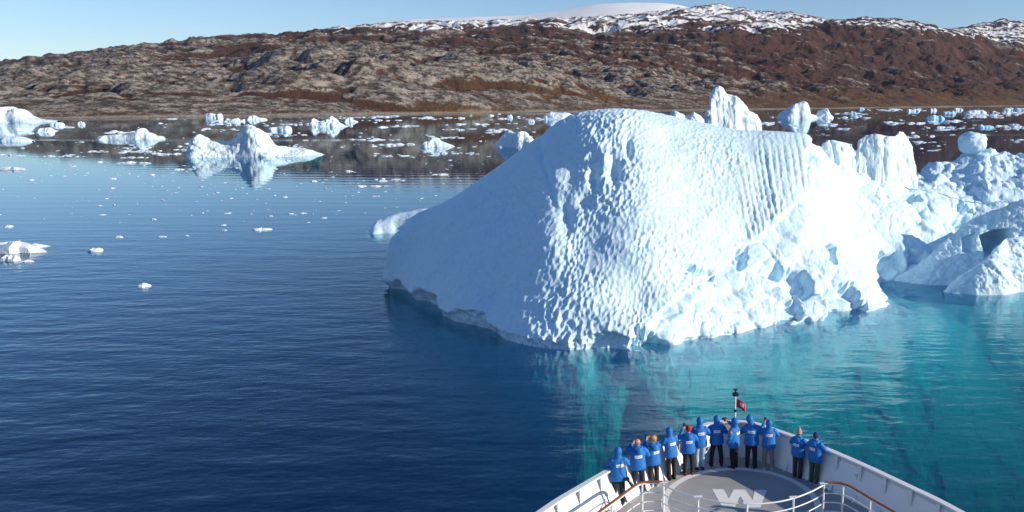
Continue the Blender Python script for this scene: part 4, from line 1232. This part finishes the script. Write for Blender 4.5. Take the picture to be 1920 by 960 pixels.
def patch_material():
    m, nt, b = newmat('jacket_label')
    uvn = nt.nodes.new('ShaderNodeAttribute'); uvn.attribute_name = 'pu'
    pvn = nt.nodes.new('ShaderNodeAttribute'); pvn.attribute_name = 'pv'
    cmb = nt.nodes.new('ShaderNodeCombineXYZ'); nt.links.new(math_n(nt, 'MULTIPLY', uvn.outputs['Fac'], 26.0), cmb.inputs[0])
    wn_ = nt.nodes.new('ShaderNodeTexWhiteNoise'); fl = nt.nodes.new('ShaderNodeVectorMath'); fl.operation = 'FLOOR'
    nt.links.new(cmb.outputs[0], fl.inputs[0]); nt.links.new(fl.outputs[0], wn_.inputs['Vector'])
    letter = ramp(nt, wn_.outputs['Value'], 0.30, 0.34)
    band = math_n(nt, 'MULTIPLY', ramp(nt, pvn.outputs['Fac'], 0.36, 0.40), math_n(nt, 'SUBTRACT', 1.0, ramp(nt, pvn.outputs['Fac'], 0.60, 0.64)))
    side = math_n(nt, 'MULTIPLY', ramp(nt, uvn.outputs['Fac'], 0.12, 0.14), math_n(nt, 'SUBTRACT', 1.0, ramp(nt, uvn.outputs['Fac'], 0.86, 0.88)))
    k_ = math_n(nt, 'MULTIPLY', math_n(nt, 'MULTIPLY', letter, band), side)
    c = mixc(nt, k_, (0.72, 0.73, 0.76), (0.16, 0.17, 0.36))
    nt.links.new(c, b.inputs['Base Color']); b.inputs['Roughness'].default_value = 0.6
    return m


M['patch'] = patch_material()
PEOPLE = [
    # feet u, v, head-top v, yaw (deg, + = turned to port), lean, headgear, trousers, shoes, sole, arms (port, starboard), stance, label
    dict(f=(1160, 946), top=839, yaw=12, lean=0.02, head='hood', tr=(0.012, 0.014, 0.022), sh=(0.015, 0.014, 0.014), sole=None, arms=('rail', 'rail'), st=0.13, lab='hooded person in blue parka with a long-lens camera hanging at the hip'),
    dict(f=(1197, 925), top=823, yaw=18, lean=0.03, head='bald', tr=(0.010, 0.016, 0.035), sh=(0.05, 0.06, 0.08), sole=(0.7, 0.7, 0.72), arms=('face', 'wide'), st=0.15, lab='bald person in blue parka raising a hand to the face'),
    dict(f=(1226, 911), top=819, yaw=28, lean=0.03, head='blond', tr=(0.020, 0.021, 0.028), sh=(0.30, 0.38, 0.46), sole=(0.6, 0.65, 0.7), arms=('photo', 'photo'), st=0.12, lab='person with short blond hair in blue parka holding up a camera'),
    dict(f=(1259, 898), top=804, yaw=30, lean=0.10, head='hood', tr=(0.010, 0.010, 0.012), sh=(0.012, 0.012, 0.012), sole=None, arms=('rail', 'rail'), st=0.10, lab='hooded person in blue parka leaning over the port rail, between blond and red-hatted persons'),
    dict(f=(1291, 889), top=798, yaw=10, lean=0.03, head='beanie', hat=(0.42, 0.012, 0.014), tr=(0.010, 0.010, 0.012), sh=(0.20, 0.012, 0.016), sole=None, arms=('phone', 'rail'), st=0.13, lab='person in red knitted hat and blue parka with red shoes'),
    dict(f=(1312, 879), top=783, yaw=8, lean=0.03, head='hood', tr=(0.34, 0.46, 0.60), sh=(0.045, 0.026, 0.02), sole=None, arms=('rail', 'wide'), st=0.10, lab='hooded person in blue parka and pale blue jeans behind the red hat'),
    dict(f=(1343, 872), top=779, yaw=4, lean=0.0, head='hood', tr=(0.010, 0.010, 0.012), sh=(0.014, 0.013, 0.013), sole=None, arms=('rail', 'wide'), st=0.17, lab='hooded person in blue parka standing with legs apart near the stem'),
    dict(f=(1376, 878), top=783, yaw=48, lean=0.0, head='hood', tr=(0.009, 0.009, 0.011), sh=(0.02, 0.02, 0.022), sole=(0.7, 0.7, 0.7), arms=('down', 'photo'), st=0.08, lab='hooded person in blue parka turned half left beside the flagstaff'),
    dict(f=(1408, 876), top=779, yaw=-12, lean=0.02, head='hood', tilt=-0.16, tr=(0.010, 0.011, 0.016), sh=(0.012, 0.012, 0.013), sole=None, arms=('wide', 'wide'), st=0.12, lab='hooded person in blue parka and black trousers right of the flagstaff, head tilted'),
    dict(f=(1440, 879), top=787, yaw=0, lean=0.02, head='hood', tr=(0.20, 0.185, 0.165), sh=(0.42, 0.34, 0.30), sole=(0.75, 0.6, 0.55), arms=('phone', 'rail'), st=0.14, lab='hooded person in blue parka and beige-grey trousers holding up a phone'),
    dict(f=(1495, 894), top=804, yaw=-30, lean=0.02, head='bobble', hat=(0.44, 0.24, 0.21), tr=(0.035, 0.035, 0.036), sh=(0.02, 0.02, 0.02), sole=None, arms=('rail', 'rail'), st=0.10, lab='person in pink knitted hat and blue parka at the starboard rail'),
    dict(f=(1526, 906), top=810, yaw=-38, lean=0.02, head='beanie', hat=(0.025, 0.035, 0.16), tr=(0.065, 0.075, 0.042), sh=(0.012, 0.012, 0.014), sole=(0.7, 0.7, 0.7), arms=('rail', 'rail'), st=0.10, lab='person in navy knitted hat and olive trousers with a black camera at the starboard rail'),
]
ARMS = {'rail': ((0.31, 0.10, 1.20), (0.17, 0.36, 1.16)), 'wide': ((0.34, 0.06, 1.17), (0.14, 0.30, 1.14)), 'face': ((0.33, 0.20, 1.27), (0.10, 0.25, 1.50)),
        'photo': ((0.30, 0.20, 1.30), (0.10, 0.33, 1.53)), 'phone': ((0.29, 0.22, 1.26), (0.12, 0.38, 1.50)), 'down': ((0.27, -0.02, 1.17), (0.25, 0.10, 0.93))}


def make_people():
    todo = []
    for i, d in enumerate(PEOPLE):
        p = atz(*d['f'], DECK)
        # height from the pixel of the head's top, straight above the feet
        zs = np.linspace(DECK + 1.3, DECK + 2.2, 181)
        _, vt = proj(np.full_like(zs, p[0]), np.full_like(zs, p[1]), zs)
        ht = float(np.interp(-d['top'], -vt, zs)) - DECK
        ht = min(max(ht, 1.6), 1.95)
        sc = ht / (1.80 if d['head'] in ('hood', 'beanie', 'bobble') else 1.76)
        me = bpy.data.meshes.new('person')
        V, E, Rr = [], [], []
        def v_(co, r): V.append(co); Rr.append(r if isinstance(r, tuple) else (r, r)); return len(V) - 1
        def chain(start, pts):
            a = start
            for co, r in pts:
                b = v_(co, r); E.append((a, b)); a = b
            return a
        ln = d['lean']; st = d['st']; tilt = d.get('tilt', 0.0)
        pel = v_((0, 0, 0.96), (0.145, 0.105))
        chest = chain(pel, [((0, ln * 0.5, 1.12), (0.13, 0.10)), ((0, ln, 1.34), (0.145, 0.105))])
        neck = chain(chest, [((0, ln * 1.2, 1.46), 0.07), ((tilt * 0.1, ln * 1.4 + 0.01, 1.53), 0.058)])
        hx = tilt * 0.5
        hd = chain(neck, [((hx * 0.6, ln * 1.5 + 0.02, 1.585), (0.072, 0.08)), ((hx, ln * 1.6 + 0.015, 1.66), (0.078, 0.095)), ((hx * 1.2, ln * 1.6, 1.725), (0.06, 0.075))])
        hv = hd - 1
        chain(hv, [((hx, ln * 1.6 + 0.115, 1.645), 0.014)])                              # nose
        for s in (-1, 1): chain(hv, [((hx + s * 0.082, ln * 1.6 + 0.005, 1.65), 0.016)])  # ears
        wrists = []
        for s, arm in zip((-1, 1), d['arms']):
            e_, w_ = ARMS[arm]
            el = (s * e_[0], e_[1] + ln, e_[2]); wr = (s * w_[0], w_[1] + ln, w_[2])
            sh = chain(chest, [((s * 0.175, ln, 1.41), 0.062)])
            hnd = chain(sh, [(tuple(0.5 * (a + b) for a, b in zip((s * 0.19, ln, 1.40), el)), 0.048), (el, 0.042), (tuple(0.5 * (a + b) for a, b in zip(el, wr)), 0.036), (wr, 0.026)])
            dr = (Vector(wr) - Vector(el)).normalized()
            side = Vector((-s, 0, 0)); side = (side - dr * side.dot(dr)).normalized()
            up_ = dr.cross(side)
            palm = chain(hnd, [(tuple(Vector(wr) + dr * 0.06), (0.034, 0.018))])
            pc = Vector(wr) + dr * 0.07
            for q, ln_ in enumerate((0.060, 0.072, 0.068, 0.052)):
                b0 = pc + side * (0.030 - 0.020 * q) + dr * 0.02
                chain(palm, [(tuple(b0), 0.0095), (tuple(b0 + dr * ln_ * 0.5 + up_ * 0.004), 0.009), (tuple(b0 + dr * ln_ * 0.8 - up_ * 0.02), 0.008)])
            tb = Vector(wr) + dr * 0.025 + side * 0.03
            chain(palm, [(tuple(tb), 0.012), (tuple(tb + side * 0.02 + dr * 0.03), 0.010), (tuple(tb + side * 0.022 + dr * 0.055), 0.008)])
            wrists.append(Vector(wr) + dr * 0.09)
        for s in (-1, 1):
            chain(pel, [((s * 0.095, 0, 0.90), 0.092), ((s * (0.5 * st + 0.05), 0.02, 0.50), 0.060), ((s * st, -0.02, 0.28), 0.052), ((s * st, -0.01, 0.09), 0.040), ((s * (st + 0.015), 0.12, 0.045), 0.030)])
        me.from_pydata(V, E, [])
        body = link('person', me, M['skin'])
        body.location = (p[0], p[1], DECK + 0.001); body.rotation_euler = (0, 0, R(d['yaw'])); body.scale = (sc, sc, sc)
        tag(body, d['lab'], 'person', 'people in blue parkas along the bow rail')
        body.modifiers.new('skin', 'SKIN')
        for k, r in enumerate(Rr):
            me.skin_vertices[0].data[k].radius = r
        me.skin_vertices[0].data[0].use_root = True
        sb = body.modifiers.new('sub', 'SUBSURF'); sb.levels = 1; sb.render_levels = 1
        todo.append((body, True))
        # ---- parka
        mb = MB()
        rng = random.Random(i)
        hem = 0.80 - 0.02 * rng.random()
        zr = [(hem, 0.245, 0.168), (0.90, 0.25, 0.175), (1.02, 0.235, 0.165), (1.14, 0.222, 0.155), (1.28, 0.228, 0.150), (1.38, 0.215, 0.132), (1.44, 0.165, 0.112), (1.50, 0.105, 0.095), (1.54, 0.09, 0.088)]
        mb.tube([(0, ln * (z - 0.8) / 0.6 + 0.005, z) for z, a, b in zr], [a for z, a, b in zr], 20, ell=[b for z, a, b in zr], side=(1, 0, 0))
        for s, arm in zip((-1, 1), d['arms']):
            e_, w_ = ARMS[arm]
            el = Vector((s * e_[0], e_[1] + ln, e_[2])); wr = Vector((s * w_[0], w_[1] + ln, w_[2])); shd = Vector((s * 0.165, ln, 1.405))
            mid = shd.lerp(el, 0.5) + Vector((s * 0.012, -0.01, 0.01))
            mb.tube([shd - Vector((s * 0.05, 0, 0)), shd, mid, el, el.lerp(wr, 0.5), wr], [0.075, 0.088, 0.088, 0.078, 0.066, 0.055], 12)
            mb.ball(el, 0.079, 10, 8)
        if d['head'] == 'hood':
            hc = Vector((hx, ln * 1.6 - 0.005, 1.665))
            mb2 = MB(); mb2.ball(hc, (0.118, 0.130, 0.142), 16, 12)
            mb2.tube([(0, ln * 1.3 - 0.01, 1.47), (hx * 0.5, ln * 1.4 - 0.01, 1.56), tuple(hc + Vector((0, 0, -0.02)))], [0.105, 0.100, 0.114], 14, ell=[0.10, 0.10, 0.126])
            todo_hood = mb2
        else:
            todo_hood = MB()
            todo_hood.tube([(-0.12, 0.02 + ln, 1.49), (-0.10, -0.09 + ln, 1.47), (0, -0.14 + ln, 1.45), (0.10, -0.09 + ln, 1.47), (0.12, 0.02 + ln, 1.49)], [0.035, 0.05, 0.06, 0.05, 0.035], 10)
            todo_hood.tube([(0, -0.13 + ln, 1.46), (0, -0.165 + ln, 1.38), (0, -0.15 + ln, 1.31)], [0.08, 0.10, 0.03], 10, ell=[0.05, 0.035, 0.012], side=(1, 0, 0))
        jk = mb.build('parka', M['parka'], body, smooth=True)
        hd_o = todo_hood.build('hood', M['parka'], jk, smooth=True)
        # ---- trousers
        mb = MB()
        mb.ball((0, 0, 0.90), (0.185, 0.135, 0.13), 14, 10)
        for s in (-1, 1):
            mb.tube([(s * 0.09, 0, 0.92), (s * 0.095, 0.0, 0.80), (s * (0.5 * st + 0.055), 0.02, 0.50), (s * st, -0.01, 0.28), (s * st, -0.01, 0.075)], [0.105, 0.107, 0.085, 0.076, 0.078], 14)
        tr = mb.build('trousers', cloth('trousers', d['tr'], 0.85, 0.18), body, smooth=True)
        for o_, vx in ((jk, 0.017), (hd_o, 0.016), (tr, 0.016)):
            r_ = o_.modifiers.new('remesh', 'REMESH'); r_.mode = 'VOXEL'; r_.voxel_size = vx; r_.use_smooth_shade = True
            sm_ = o_.modifiers.new('smooth', 'SMOOTH'); sm_.iterations = 4; sm_.factor = 0.5
            todo.append((o_, False))
        # ---- shoes
        mat_s = simple('shoe', d['sh'], 0.6)
        mat_l = simple('sole', d['sole'] or tuple(0.6 * c for c in d['sh']), 0.7)
        for s in (-1, 1):
            M3 = Matrix.Rotation(-s * 0.18, 3, 'Z')
            c0 = Vector((s * st, -0.01, 0))
            mb = MB()
            prof = [(-0.085, 0.055, 0.030, 0.055), (-0.06, 0.065, 0.042, 0.05), (0.0, 0.068, 0.045, 0.05), (0.07, 0.055, 0.047, 0.035), (0.14, 0.045, 0.046, 0.026), (0.185, 0.038, 0.032, 0.018), (0.20, 0.034, 0.012, 0.008)]
            mb.tube([c0 + M3 @ Vector((0, y, z)) for y, z, a, b in prof], [a for y, z, a, b in prof], 10, ell=[b for y, z, a, b in prof], side=M3 @ Vector((1, 0, 0)))
            sh_o = mb.build('shoe', mat_s, body, smooth=True)
            mb = MB()
            ol = [(-0.035, -0.085), (-0.048, -0.05), (-0.045, 0.02), (-0.054, 0.11), (-0.046, 0.175), (-0.02, 0.205), (0.02, 0.205), (0.046, 0.175), (0.054, 0.11), (0.045, 0.02), (0.048, -0.05), (0.035, -0.085)]
            k = len(ol)
            mb.add([c0 + M3 @ Vector((x, y, z)) for z in (0.0, 0.026) for x, y in ol], [tuple(range(k))[::-1], tuple(range(k, 2 * k))] + [(j, (j + 1) % k, k + (j + 1) % k, k + j) for j in range(k)])
            mb.build('sole', mat_l, sh_o)
        # ---- headgear and hair
        hc = Vector((hx, ln * 1.6 + 0.005, 1.67))
        if d['head'] in ('beanie', 'bobble'):
            mb = MB()
            tall = 0.03 if d['head'] == 'bobble' else 0.0
            mb.tube([hc + Vector((0, -0.004, z)) for z in (-0.045, -0.02, 0.02, 0.06, 0.095 + tall, 0.115 + tall, 0.122 + tall)], [0.092, 0.097, 0.098, 0.088, 0.055, 0.025, 0.004], 16, ell=[0.106, 0.112, 0.112, 0.10, 0.06, 0.028, 0.004], side=(1, 0, 0))
            hat = mb.build('knitted_hat', cloth('knitted_hat', d['hat'], 0.95, 0.25), body, smooth=True)
            mb = MB(); mb.tube([hc + Vector((0, -0.004, z)) for z in (-0.055, -0.05, -0.012, -0.006)], [0.090, 0.101, 0.102, 0.094], 16, ell=[0.104, 0.116, 0.117, 0.108], side=(1, 0, 0))
            mb.build('brim', hat.data.materials[0], hat, smooth=True)
            if d['head'] == 'bobble':
                mb = MB(); mb.ball(hc + Vector((0, 0, 0.165)), 0.034, 10, 8); mb.build('bobble', hat.data.materials[0], hat, smooth=True)
        if d['head'] in ('blond', 'bald', 'beanie', 'bobble'):
            col = {'blond': (0.42, 0.27, 0.10), 'bald': (0.30, 0.24, 0.20)}.get(d['head'], (0.10, 0.065, 0.04))
            mb = MB()
            if d['head'] == 'blond':
                mb.ball(hc + Vector((0, -0.022, 0.015)), (0.105, 0.112, 0.115), 16, 12)
                for q in range(40):
                    a = rng.uniform(-2.2, 2.2) - math.pi / 2; z = rng.uniform(-0.09, 0.10)
                    c = hc + Vector((0.095 * math.cos(a), 0.10 * math.sin(a) - 0.015, z))
                    mb.tube([c + Vector((0, 0, 0.03)), c + Vector((0.014 * math.cos(a), 0.014 * math.sin(a), -0.005)), c + Vector((0.01 * math.cos(a), 0.01 * math.sin(a), -0.04))], [0.016, 0.02, 0.004], 6)
            else:
                for q in range(9):
                    a = -math.pi / 2 + (q - 4) * 0.28
                    c = hc + Vector((0.074 * math.cos(a), 0.088 * math.sin(a), -0.055))
                    mb.ball(c, (0.02, 0.02, 0.026), 8, 6)
            mb.build('hair', simple('hair', col, 0.6, var=0.35, scale=40), body, smooth=True)
        d['body'] = body; d['jk'] = jk; d['wr'] = wrists; d['sc'] = sc; d['p'] = p; d['ln'] = ln
    dg = bpy.context.evaluated_depsgraph_get()
    dg.update()
    new = [(o, bpy.data.meshes.new_from_object(o.evaluated_get(dg))) for o, _ in todo]
    for o, me in new:
        o.modifiers.clear(); o.data = me
        me.polygons.foreach_set('use_smooth', [True] * len(me.polygons))
    # ---- the white label on each back, laid on the cloth
    from mathutils.bvhtree import BVHTree
    for i, d in enumerate(PEOPLE):
        jk = d['jk']
        bv = BVHTree.FromPolygons([v.co for v in jk.data.vertices], [p.vertices[:] for p in jk.data.polygons])
        nx, nz = 11, 5
        off = (0.03, -0.02, 0.05, 0.03, 0.0, 0.02, 0.0, 0.05, 0.0, 0.0, -0.04, -0.05)[i]
        zc = 1.275 if d['head'] == 'hood' else 1.235
        X = np.zeros((nz, nx)); Y = X.copy(); Z = X.copy()
        pu = X.copy(); pv = X.copy()
        for a in range(nz):
            for b in range(nx):
                x = off + (b / (nx - 1) - 0.5) * 0.225; z = zc + (a / (nz - 1) - 0.5) * 0.088
                hit = bv.ray_cast(Vector((x, -1.5, z)), Vector((0, 1, 0)))
                y = hit[0].y if hit[0] is not None else -0.15
                X[a, b], Y[a, b], Z[a, b] = x, y - 0.006, z; pu[a, b] = b / (nx - 1); pv[a, b] = a / (nz - 1)
        link('back_label', grid_mesh('back_label', X, Y, Z, attrs={'pu': pu, 'pv': pv}), M['patch'], jk)

    # ---- things held or hung
    def place(o, d, loc, rz=0.0):
        m_ = Matrix.Translation(Vector((d['p'][0], d['p'][1], DECK))) @ Matrix.Rotation(R(d['yaw']), 4, 'Z') @ Matrix.Scale(d['sc'], 4)
        w = m_ @ Vector(loc)
        o.location = w; o.rotation_euler = (0, 0, R(d['yaw']) + rz)
    def camera_thing(lab, big=False, lens_dir=(0, 1, 0)):
        t = empty('camera_body' if False else 'photo_camera')
        tag(t, lab, 'camera', 'cameras and phones of the passengers')
        mb = MB(); mb.box((0, 0, 0), (0.14, 0.065, 0.095)); mb.box((0, 0.0, 0.06), (0.06, 0.055, 0.035)); mb.build('housing', M['black'], t, bevel=0.012)
        L = Vector(lens_dir).normalized(); n_ = 0.26 if big else 0.10
        mb = MB(); mb.tube([L * 0.02, L * (0.03 + n_ * 0.5), L * (0.032 + n_ * 0.5), L * (0.03 + n_)], [0.036, 0.036, 0.045, 0.047] if big else [0.034, 0.034, 0.037, 0.037], 14); mb.build('lens', M['black'], t, smooth=False)
        return t
    P = PEOPLE
    t = camera_thing('black camera with long lens hanging at the hip of the nearest person', True, (0.55, 0.1, -0.8)); place(t, P[0], (0.235, -0.17, 0.86))
    strap = MB(); strap.tube([(0.0, 0.02, 0.04), (-0.03, -0.05, 0.28), (-0.07, 0.0, 0.52), (-0.12, 0.10, 0.63)], [0.018] * 4, 6, ell=[0.005] * 4); strap.build('strap', M['black'], t)
    sm2 = MB(); sm2.box((-0.058, -0.03, 0.44), (0.045, 0.014, 0.05)); sm2.build('strap_mark', simple('yellow', (0.6, 0.36, 0.01), 0.6), t)
    t = camera_thing('small black camera held up by the blond person'); place(t, P[2], (0.0, 0.45, 1.57))
    t = camera_thing('black camera held at the face of the person beside the flagstaff'); place(t, P[7], (0.06, 0.42, 1.60))
    t = camera_thing('black camera held out over the starboard rail'); place(t, P[11], (0.10, 0.45, 1.18), 0.0)
    for idx, lab in ((4, 'dark phone held up by the red-hatted person'), (9, 'dark phone held up by the person in beige-grey trousers')):
        t = empty('smartphone'); tag(t, lab, 'phone', 'cameras and phones of the passengers')
        mb = MB(); mb.box((0, 0, 0), (0.078, 0.011, 0.155)); mb.build('housing', M['black'], t, bevel=0.004)
        mb = MB(); mb.box((0, -0.0075, 0.0), (0.068, 0.003, 0.14)); mb.build('screen', simple('screen', (0.05, 0.06, 0.08), 0.1), t)
        w = P[idx]['wr'][0]
        place(t, P[idx], (w.x, w.y + 0.03, w.z + 0.05))


make_people()


# ================================================================== thin sea air over the whole fjord
def build_haze():
    mb = MB()
    x0, x1, y0, y1, z0, z1 = -12500, 8000, -500, 12500, -62, 1000
    mb.box(((x0 + x1) / 2, (y0 + y1) / 2, (z0 + z1) / 2), (x1 - x0, y1 - y0, z1 - z0))
    m = bpy.data.materials.new('haze'); m.use_nodes = True
    nt = m.node_tree; nt.nodes.clear()
    pv = nt.nodes.new('ShaderNodeVolumePrincipled')
    pv.inputs['Density'].default_value = 0.000008
    pv.inputs['Color'].default_value = (0.62, 0.76, 1.0, 1)
    out = nt.nodes.new('ShaderNodeOutputMaterial')
    nt.links.new(pv.outputs[0], out.inputs['Volume'])
    o = mb.build('haze', m)
    tag(o, 'thin bluish sea haze over the fjord and hills', 'haze', kind='stuff')


build_haze()
